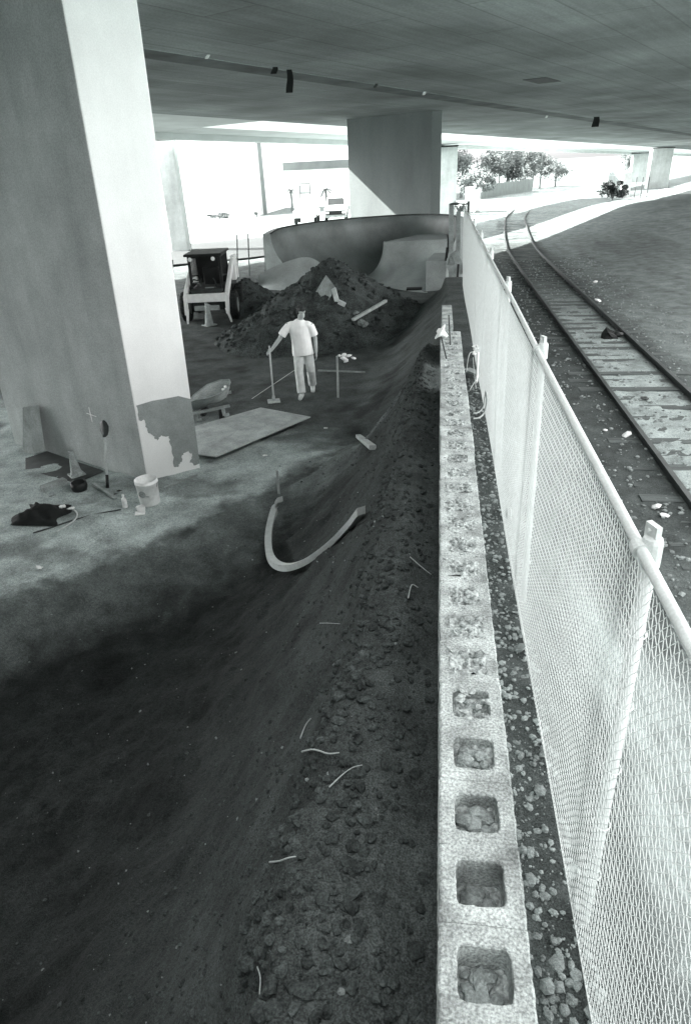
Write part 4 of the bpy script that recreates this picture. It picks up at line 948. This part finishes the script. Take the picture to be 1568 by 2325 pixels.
# ------------------------------------------------------------------ things along the railway
def litter(px, py, s, m_, name, label, cat, flat=.6, n_=1):
    p = at(px, py, z=-4.26); k = MB()
    for _ in range(n_): k.rock((rp.gauss(0, s * .3) if n_ > 1 else 0, rp.gauss(0, s * .3) if n_ > 1 else 0, s * .35), s, flat, rp)
    o = k.build(name, m_); o.location = (p[0], p[1], gz(p[0], p[1])); tag(o, label, cat)
litter(1388, 765, .20, m_black, 'rubbish_bag', 'small black rubbish bag lying between the rails', 'bag', .55, 3)
litter(1421, 988, .085, m_white, 'paper_scrap', 'white paper scrap among the tie ends left of the rails', 'paper', .35)
litter(1372, 978, .06, m_white, 'paper_scrap', 'smaller white scrap left of the one among the tie ends', 'paper', .35)
litter(1488, 1153, .075, m_white, 'paper_scrap', 'white paper sheet near the fence at the right edge', 'paper', .4)
litter(1508, 1170, .06, m_white, 'paper_scrap', 'white scrap just beyond the sheet at the right edge', 'paper', .4)
litter(1357, 683, .12, m_white, 'paper_scrap', 'white paper just right of the far rail', 'paper', .35)
litter(1350, 640, .10, m_white, 'paper_scrap', 'white scrap on the bare dirt right of the curving rails', 'paper', .5)
litter(1462, 905, .08, m_dark, 'rag', 'small dark rag between the rails', 'rag', .4, 2)
# gate post, boards and rail by the bowl's right side
y_ = 24.3
for x_, t_, b_, wd, lab in ((1024, 462, 660, .16, 'weathered timber post at the right end of the bowl rim'), (1040, 480, 640, .15, 'weathered timber post nearer the fence by the bowl')):
    a = at(x_, b_, y=y_); c = at(x_, t_, y=y_); board(a - [0, 0, .3], c, wd, .12, m_dkwood, lab, 'post', 'timber_post', 'timber posts by the bowl', up=(0, 1, 0))
a, c = at(1022, 463, y=y_ - .1), at(1063, 463, y=y_ - .3); board(a, c, .06, .05, m_dark, 'dark rail across the tops of the timber posts', 'rail', 'rail')
a = at(1063, 520, y=y_ - .3); c = at(1063, 457, y=y_ - .3); board(a - [0, 0, 1.8], c, .07, .07, m_dark, 'dark thin post at the far end of the fence', 'post', 'post', up=(0, 1, 0))
slab('panel', [at(1013, 588, y=23.6), at(1021, 576, y=23.9), at(1040, 600, y=23.3), at(1036, 652, y=22.8), at(1012, 604, y=23.5)], (.06, .05, 0), m_dkwood, 'pale tilted board panel between bowl and fence', 'panel')
a, c = at(1040, 600, y=22.9), at(1036, 655, y=22.6); board(a, c, .07, .06, m_black, 'dark batten along the edge of the tilted panel', up=(0, 1, 0))
a, c = at(1015, 562, y=24.0), at(1012, 592, y=23.8); board(a, c, .09, .05, m_black, 'dark board end above the tilted panel', up=(0, 1, 0))
a, c = at(1030, 570, y=23.2), at(1052, 620, y=22.8); board(a - [0, 0, .02], c, .22, .05, m_dkwood, 'broad grey board sloping down to the foot of the fence', up=(0, 1, .3))
# rags hanging from the joint under the deck
def hang(px, py0, py1, wd, m_, label):
    r = ray(px, py0); g_ = GR; den = r[2] - g_ * (r[:2] @ U); p = r * ((Z0) / den); e = at(px, py1, y=p[1]); s_ = (e[2] - p[2])
    k = MB(); n_ = 6; P = []
    for i in range(n_ + 1):
        f = i / n_; P.append([(-wd * (.35 + .15 * f) + .02 * math.sin(f * 5), .02 * math.sin(f * 4), s_ * f + .05 * (1 - f)), (wd * (.35 + .15 * f) + .03 * math.sin(f * 4), .02 * math.sin(f * 4) + .02, s_ * f + .05 * (1 - f))])
    k.grid(P); o = k.build('rag', m_); o.location = p; md = o.modifiers.new('s', 'SOLIDIFY'); md.thickness = .02; tag(o, label, 'rag', 'scraps hanging from the deck joint')
hang(655, 158, 211, .17, m_tarp, 'long black strip hanging from the joint under the deck')
hang(622, 152, 168, .14, m_tarp, 'short black scrap hanging left of the long black strip')
hang(1353, 265, 288, .36, m_tarp, 'black square scrap hanging far to the right on the joint')
hang(470, 124, 134, .06, m_plastic, 'white scrap hanging on the joint next to the big pier')
hang(962, 208, 216, .08, m_plastic, 'white scrap hanging above the centre pier')
hang(852, 190, 199, .08, m_dark, 'dark scrap hanging between the long strip and the centre pier')
hang(1240, 262, 268, .10, m_plastic, 'white scrap hanging left of the black square scrap')
# ------------------------------------------------------------------ beyond the bridge: road with painted bridge shadow, buildings, vehicles, trees
def sheet(name, pix, z, m_):
    pts = [at(a, b_, z=z) for a, b_ in pix]; k = MB(); k.add(pts, [tuple(range(len(pts)))]); return struct(k.build(name, m_))
m_road_shadow = mat('shadow_grey_asphalt', .035, .2, .3, .95, 0, 10, .2, 8)
m_walk = mat('pale_pavement', .42, .1, .4, .9)
E2 = 5.0
q = [np.array([-60, 33.0]), np.array([-6.9, 48.0])]
k = MB(); k.add([(x_, y_, -3.9) for x_, y_ in ((-70, 10), (-13.2, 32.8), (-9.8, 34.7), (-7.8, 36.5), (-8.5, 47), (-12.7, 45.4), (-16.8, 42.3), (-70, 22))], [tuple(range(8))]); struct(k.build('road_shadow_band', m_road_shadow))  # dark grey strip standing in for the second bridge's cast shadow
k0 = [(-110, 66, -4.095), (-18, 72, -4.095), (12, 90, -4.095), (60, 100, -4.095), (110, 106, -4.095), (110, 98, -4.095), (60, 90, -4.095), (14, 77, -4.095), (-16, 61, -4.095), (-110, 60, -4.095)]; k = MB(); k.add(k0, [tuple(range(len(k0)))]); struct(k.build('pavement', m_walk))
# white building with grey band, and the pale one left of it
def building(name, label, x0, x1, y0, dep, zt, band=None, rz=0, extras=None):
    t = thing(name, label, 'building', (x0, y0, -4.2), rz); w_ = x1 - x0; h = zt + 4.2
    k = MB(); k.box((w_ / 2, dep / 2, h / 2), (w_, dep, h)); k.build('wall', m_bld, t)
    k = MB(); k.box((w_ / 2, dep / 2, h + .12), (w_ + .4, dep + .4, .24)); k.build('roof', m_bld, t)
    if band:
        z0, z1, a, b_ = band; k = MB(); k.box(((a + b_) / 2 - x0, -.08, (z0 + z1) / 2 + 4.2), (b_ - a, .16, z1 - z0)); k.build('cladding_band', m_band, t)
    return t
yb = 88.0
a = at(595, 372, y=yb); c = at(776, 370, y=yb); z1 = a[2]; z0 = at(595, 390, y=yb)[2]
t = building('warehouse', 'long white building with grey band under its roof behind the bowl', a[0] - .6, at(985, 370, y=yb)[0], yb, 20, z1 + 4, (z0, z1, a[0], c[0] + 6), 0)
for i in range(3):
    k = MB(); k.box((2.2 + i * 9, -.05, 1.6), (3.2, .1, 3.0)); k.build('door', m_bld, t)
yb2 = 72.0; a2 = at(340, 470, y=yb2); c2 = at(583, 470, y=yb2)
t = building('warehouse', 'blank white building at the left behind the slim column', a2[0] - 30, c2[0], yb2, 14, 7.5, None, 0)
k = MB(); p0 = at(597, 385, y=yb2 + 3); p1 = at(603, 465, y=yb2 + 3); k.bar((c2[0] + .35 - (a2[0] - 30), 2, .1), (c2[0] + .35 - (a2[0] - 30), 2, 9), .35, .35, (0, 1, 0)); k.build('downpipe', m_band, t)
# hedge at the foot of the left building
def leaves(name, cx, cy, cz, rx, ry, rz_, n_, size, m_, parent, rng, clumps=14, flat=False):
    k = MB(); cl_ = []
    for _ in range(clumps):
        v = Vector((rng.gauss(0, 1), rng.gauss(0, 1), rng.gauss(0, 1))).normalized() * rng.random() ** .4
        cl_.append((cx + v.x * rx, cy + v.y * ry, cz + v.z * rz_, .25 + .35 * rng.random()))
    for _ in range(n_):
        c = rng.choice(cl_); q = Vector((rng.gauss(0, 1), rng.gauss(0, 1), rng.gauss(0, 1))).normalized() * rng.random() ** .5
        p = Vector((c[0] + q.x * rx * c[3], c[1] + q.y * ry * c[3], c[2] + q.z * rz_ * c[3]))
        if p.z < 0.02: p.z = .02 + .1 * rng.random()
        u_ = Vector((rng.gauss(0, 1), rng.gauss(0, 1), rng.gauss(0, .7))).normalized(); v_ = u_.orthogonal().normalized(); s = size * (.6 + .8 * rng.random())
        k.add([p - u_ * s, p + v_ * s * .45, p + u_ * s, p - v_ * s * .45], [(0, 1, 2, 3)])
    return k.build(name, m_, parent, fix=False)
rl = random.Random(33)
def tree(px, pyb, pyt, wpx, yy, label, n_=1500, group='trees beyond the bridge', name='tree', trunk=.25, cat='tree', lean=0):
    b_ = at(px, pyb, y=yy); tpp = at(px, pyt, y=yy); h = tpp[2] + 4.15; rx = abs(at(px + wpx / 2, pyb, y=yy)[0] - b_[0])
    t = thing(name, label, cat, (b_[0], yy, -4.15), 0, group); lo = trunk * h
    k = MB(); k.tube([(0, 0, -.3), (.05, 0, lo), (lean * .5 + .1, .1, h * .7), (lean, 0, h * .92)], [h * .028 + .05, h * .022 + .04, h * .012 + .02, .02], 7)
    for j in range(6):
        a = rl.random() * 6.28; z = lo + (h - lo) * (.1 + .6 * rl.random()); k.tube([(.08, .05, z), (math.cos(a) * rx * .4, math.sin(a) * rx * .4, z + h * .1), (math.cos(a) * rx * .75, math.sin(a) * rx * .75, z + h * .18)], [h * .010 + .02, h * .007 + .012, .008], 5)
    k.build('trunk', m_bark, t)
    leaves('crown', lean * .5, 0, lo + (h - lo) * .52, rx * .85, rx * .85, (h - lo) * .5, n_, max(.14, h * .028), m_leaf, t, rl, 16)
    return t
for px, pyb, pyt, w_, yy, lab, n_ in (
    (1046, 430, 340, 36, 92, 'dark tree half hidden by the white column by the bowl', 900), (1080, 432, 394, 60, 84, 'low dark bush tree behind the white cabinets', 1400),
    (1110, 438, 332, 52, 98, 'tall loose tree, first right of the cabinets', 1300), (1148, 442, 330, 56, 102, 'tall full tree in the middle of the row over the fence', 1600),
    (1184, 442, 336, 50, 106, 'slimmer tree right of the tallest one in the row', 1200), (1222, 440, 350, 50, 110, 'open tree near the right end of the row', 1100),
    (1258, 430, 372, 44, 114, 'small tree at the right end of the row', 900), (1130, 440, 352, 60, 112, 'broad tree standing behind the tall loose tree', 1500), (1205, 440, 344, 56, 116, 'broad pale tree farther back between the slimmer and the open tree', 1400), (1424, 425, 344, 34, 122, 'pale thin tree left of the distant white column', 800)):
    tree(px, pyb, pyt - 8, w_ * 1.6, yy, lab, int(n_ * 2.4))
def bush(px, pyb, pyt, wpx, yy, label, n_=700, m_=m_leaf):
    b_ = at(px, pyb, y=yy); tpp = at(px, pyt, y=yy); h = tpp[2] - b_[2]; rx = abs(at(px + wpx / 2, pyb, y=yy)[0] - b_[0])
    t = thing('bush', label, 'bush', (b_[0], yy, min(b_[2], -3.9)), 0)
    k = MB()
    for j in range(5): k.tube([(0, 0, -.2), (rl.gauss(0, .3) * rx, rl.gauss(0, .3) * rx, h * .6)], [.04, .01], 5)
    k.build('stem', m_bark, t); leaves('foliage', 0, 0, h * .5, rx * .8, rx * .6, h * .45, n_, max(.09, h * .07), m_, t, rl, 9)
bush(1390, 440, 394, 74, 74, 'round dark bush in front of the board fence on the right', 1800, m_leafd)
bush(1366, 444, 428, 30, 80, 'low dark shrub left of the round dark bush', 400)
bush(1040, 462, 430, 34, 60, 'leafy shrub at the foot of the white column by the bowl', 600)
bush(1058, 478, 466, 26, 52, 'small dark shrub behind the timber posts', 300)
bush(497, 496, 484, 60, 70.5, 'low clipped hedge along the foot of the blank building', 600)
bush(580, 466, 456, 12, 69.5, 'tiny round shrub at the corner of the blank building', 200)
# palms in front of the white building
def palm(px, pyb, pyc, sp, yy, label):
    b_ = at(px, pyb, y=yy); c = at(px, pyc, y=yy); h = c[2] + 4.1; r = abs(at(px + sp / 2, pyc, y=yy)[0] - c[0])
    t = thing('palm_tree', label, 'palm tree', (b_[0], yy, -4.1), 0, 'palms by the white building')
    k = MB(); k.tube([(0, 0, -.2), (.05, 0, h * .5), (0, 0, h)], [.16, .12, .10], 8); k.build('trunk', m_bark, t)
    k = MB()
    for j in range(16):
        a = j * 2.4; el = rl.uniform(-.1, 1.0); pr = []
        for f in np.linspace(0, 1, 6): pr.append(Vector((math.cos(a) * r * f * math.cos(el * .6), math.sin(a) * r * f * math.cos(el * .6), h + r * (math.sin(el) * f * .9 - .75 * f * f))))
        sd = Vector((-math.sin(a), math.cos(a), 0))
        for i in range(5):
            wd = r * .10 * (1 - .7 * i / 5)
            for s in (-1, 1): k.add([pr[i], pr[i + 1], pr[i + 1] + sd * s * wd * .8 + Vector((0, 0, -wd * .6)), pr[i] + sd * s * wd + Vector((0, 0, -wd * .6))], [(0, 1, 2, 3)])
    k.build('crown', m_leafp, t, fix=False)
palm(664, 490, 432, 34, 78, 'smaller palm left of the parked flatbed frame'); palm(742, 486, 430, 44, 80, 'bigger palm above the parked pickup truck')
# parked pickup and truck with a rack
def pickup(px, py, yy, label):
    p = at(px, py, y=yy); t = thing('pickup_truck', label, 'truck', (p[0], yy, -3.95), R(6))
    k = MB(); k.prism([(-.9, 0, .35), (-.9, 0, .95), (-.9, .9, 1.08), (-.9, 1.4, 1.12), (-.9, 5.0, 1.1), (-.9, 5.0, .4)], (1.8, 0, 0)); k.build('body', m_white, t, bevel=.06)
    k = MB(); k.prism([(-.8, 1.3, 1.12), (-.74, 1.9, 1.72), (-.74, 3.0, 1.72), (-.8, 3.2, 1.12)], (1.56, 0, 0)); k.build('cab', m_white, t, bevel=.04)
    k = MB(); k.prism([(-.70, 1.40, 1.18), (.70, 1.40, 1.18), (.64, 1.80, 1.66), (-.64, 1.80, 1.66)], (0, -.05, .03)); k.build('windscreen', m_glass, t)
    k = MB(); k.box((0, -.03, .66), (1.62, .06, .30)); k.build('grille', m_black, t)
    for s in (-1, 1):
        k = MB(); k.box((.66 * s, -.07, .68), (.26, .04, .16)); k.build('headlight', m_white, t)
        for wy in (.9, 4.0):
            k = MB(); k.lathe([(0, -.12), (.34, -.12), (.36, 0), (.34, .12), (0, .12)], 18, (.82 * s, wy, .36), Matrix.Rotation(R(90), 3, 'Y')); k.build('wheel', m_rubber, t)
    k = MB(); k.box((0, -.08, .40), (1.85, .12, .16)); k.build('bumper', m_ply, t)
pickup(762, 494, 58, 'white pickup truck with dark grille parked behind the bowl rim')
p = at(692, 500, y=56); t = thing('truck', 'pale truck with an upright rack frame left of the pickup', 'truck', (p[0], 56, -3.95), R(4))
k = MB(); k.box((0, 1.6, .75), (1.8, 3.4, .5)); k.box((0, .7, 1.25), (1.6, 1.3, .7), top=.85); k.build('body', m_white, t, bevel=.05)
k = MB()
for s in (-1, 1): k.bar((.42 * s - .1, 2.2, .9), (.42 * s - .1, 2.2, 2.9), .06, .06, (0, 1, 0))
for z in (1.5, 2.2, 2.9): k.bar((-.52, 2.2, z), (.32, 2.2, z), .06, .06)
k.build('rack', m_dark, t)
k = MB(); k.box((-.1, 2.23, 2.5), (.8, .03, .55)); k.build('panel', m_ply, t)
for s in (-1, 1):
    for wy in (.7, 2.7):
        k = MB(); k.lathe([(0, -.12), (.34, -.12), (.36, 0), (.34, .12), (0, .12)], 18, (.8 * s, wy, .36), Matrix.Rotation(R(90), 3, 'Y')); k.build('wheel', m_rubber, t)
# thin posts left of the bowl
for i, (px, pt_, pb, yy, lab) in enumerate(((395, 590, 672, 27.5, 'thin dark post half hidden behind the big pier'), (436, 552, 600, 36, 'faint short post left of the two tall thin posts'), (541, 533, 665, 28, 'tall thin post just right of the loader'), (566, 530, 640, 29, 'tall thin post nearest the bowl'))):
    a = at(px, pb, y=yy); c = at(px - 3, pt_, y=yy); k = MB(); k.tube([(0, 0, -.3), Vector(c) - Vector((a[0], yy, -4.1))], .028, 6); o = k.build('post', m_dark if i == 0 else m_band); o.location = (a[0], yy, -4.1); tag(o, lab, 'post', 'thin posts left of the bowl')
# cabinets and the board fences on the right
for (x0, x1, yt, yb_, yy, lab) in ((1056, 1078, 427, 472, 66, 'taller white utility cabinet beyond the end of the fence'), (1079, 1090, 434, 472, 66.4, 'narrow white utility cabinet to the right of the taller one')):
    a = at(x0, yb_, y=yy); c = at(x1, yt, y=yy); w_ = c[0] - a[0]; h = c[2] + 4.15
    t = thing('utility_cabinet', lab, 'cabinet', (a[0], yy, -4.15), 0, 'utility cabinets'); k = MB(); k.box((w_ / 2, .5, h / 2), (w_, 1, h)); k.build('body', m_white, t, bevel=.03)
    k = MB(); k.box((w_ / 2, .5, h + .04), (w_ + .1, 1.1, .07)); k.build('lid', m_white, t); k = MB(); k.box((w_ / 2, -.01, h * .5), (w_ * .8, .02, h * .8)); k.build('door', m_white, t)
def bfence(px0, px1, pyb, hh, y0, y1, label):
    a = at(px0, pyb, y=y0); c = at(px1, pyb, y=y1); a = np.array([a[0], y0, -4.1]); c = np.array([c[0], y1, -4.1]); d = Vector(c - a); n_ = max(6, int(d.length / .16)); k = MB()
    t = thing('board_fence', label, 'fence', a)
    for i in range(n_):
        p = d * ((i + .5) / n_); hz = hh * (1 + .03 * rl.gauss(0, 1)); k.box((p.x, p.y, hz / 2), (d.length / n_ * .93, .025, hz), math.atan2(d.y, d.x))
    k.build('boards', m_fencew, t)
    k = MB()
    for z in (.4, hh - .3): k.bar(Vector((0, .05, z)), Vector((d.x, d.y + .05, z)), .05, .09)
    k.build('rails', m_dkwood, t)
bfence(1092, 1205, 458, 1.5, 88, 104, 'grey board fence under the row of trees')
bfence(1374, 1410, 455, 2.3, 84, 80, 'short grey board fence behind the round dark bush')
a = at(1414, 462, y=78); c = at(1422, 430, y=78); k = MB(); k.box((0, 0, 1.1), (1.0, .5, 2.6), .0, top=.8); o = k.build('concrete_stub', m_white, bevel=.05); o.location = (a[0], 78, -4.1); tag(o, 'white concrete stub at the end of the short board fence', 'concrete stub')
for i, px in enumerate((1436, 1450, 1464)):
    a = at(px, 465, y=76); k = MB(); k.tube([(0, 0, -.2), (0, 0, 1.9)], .035, 6); o = k.build('post', m_dark); o.location = (a[0], 76, -4.1); tag(o, ['thin dark post right of the concrete stub', 'middle thin dark post of three right of the concrete stub', 'thin dark post farthest right of the concrete stub'][i], 'post', 'posts by the far bank')
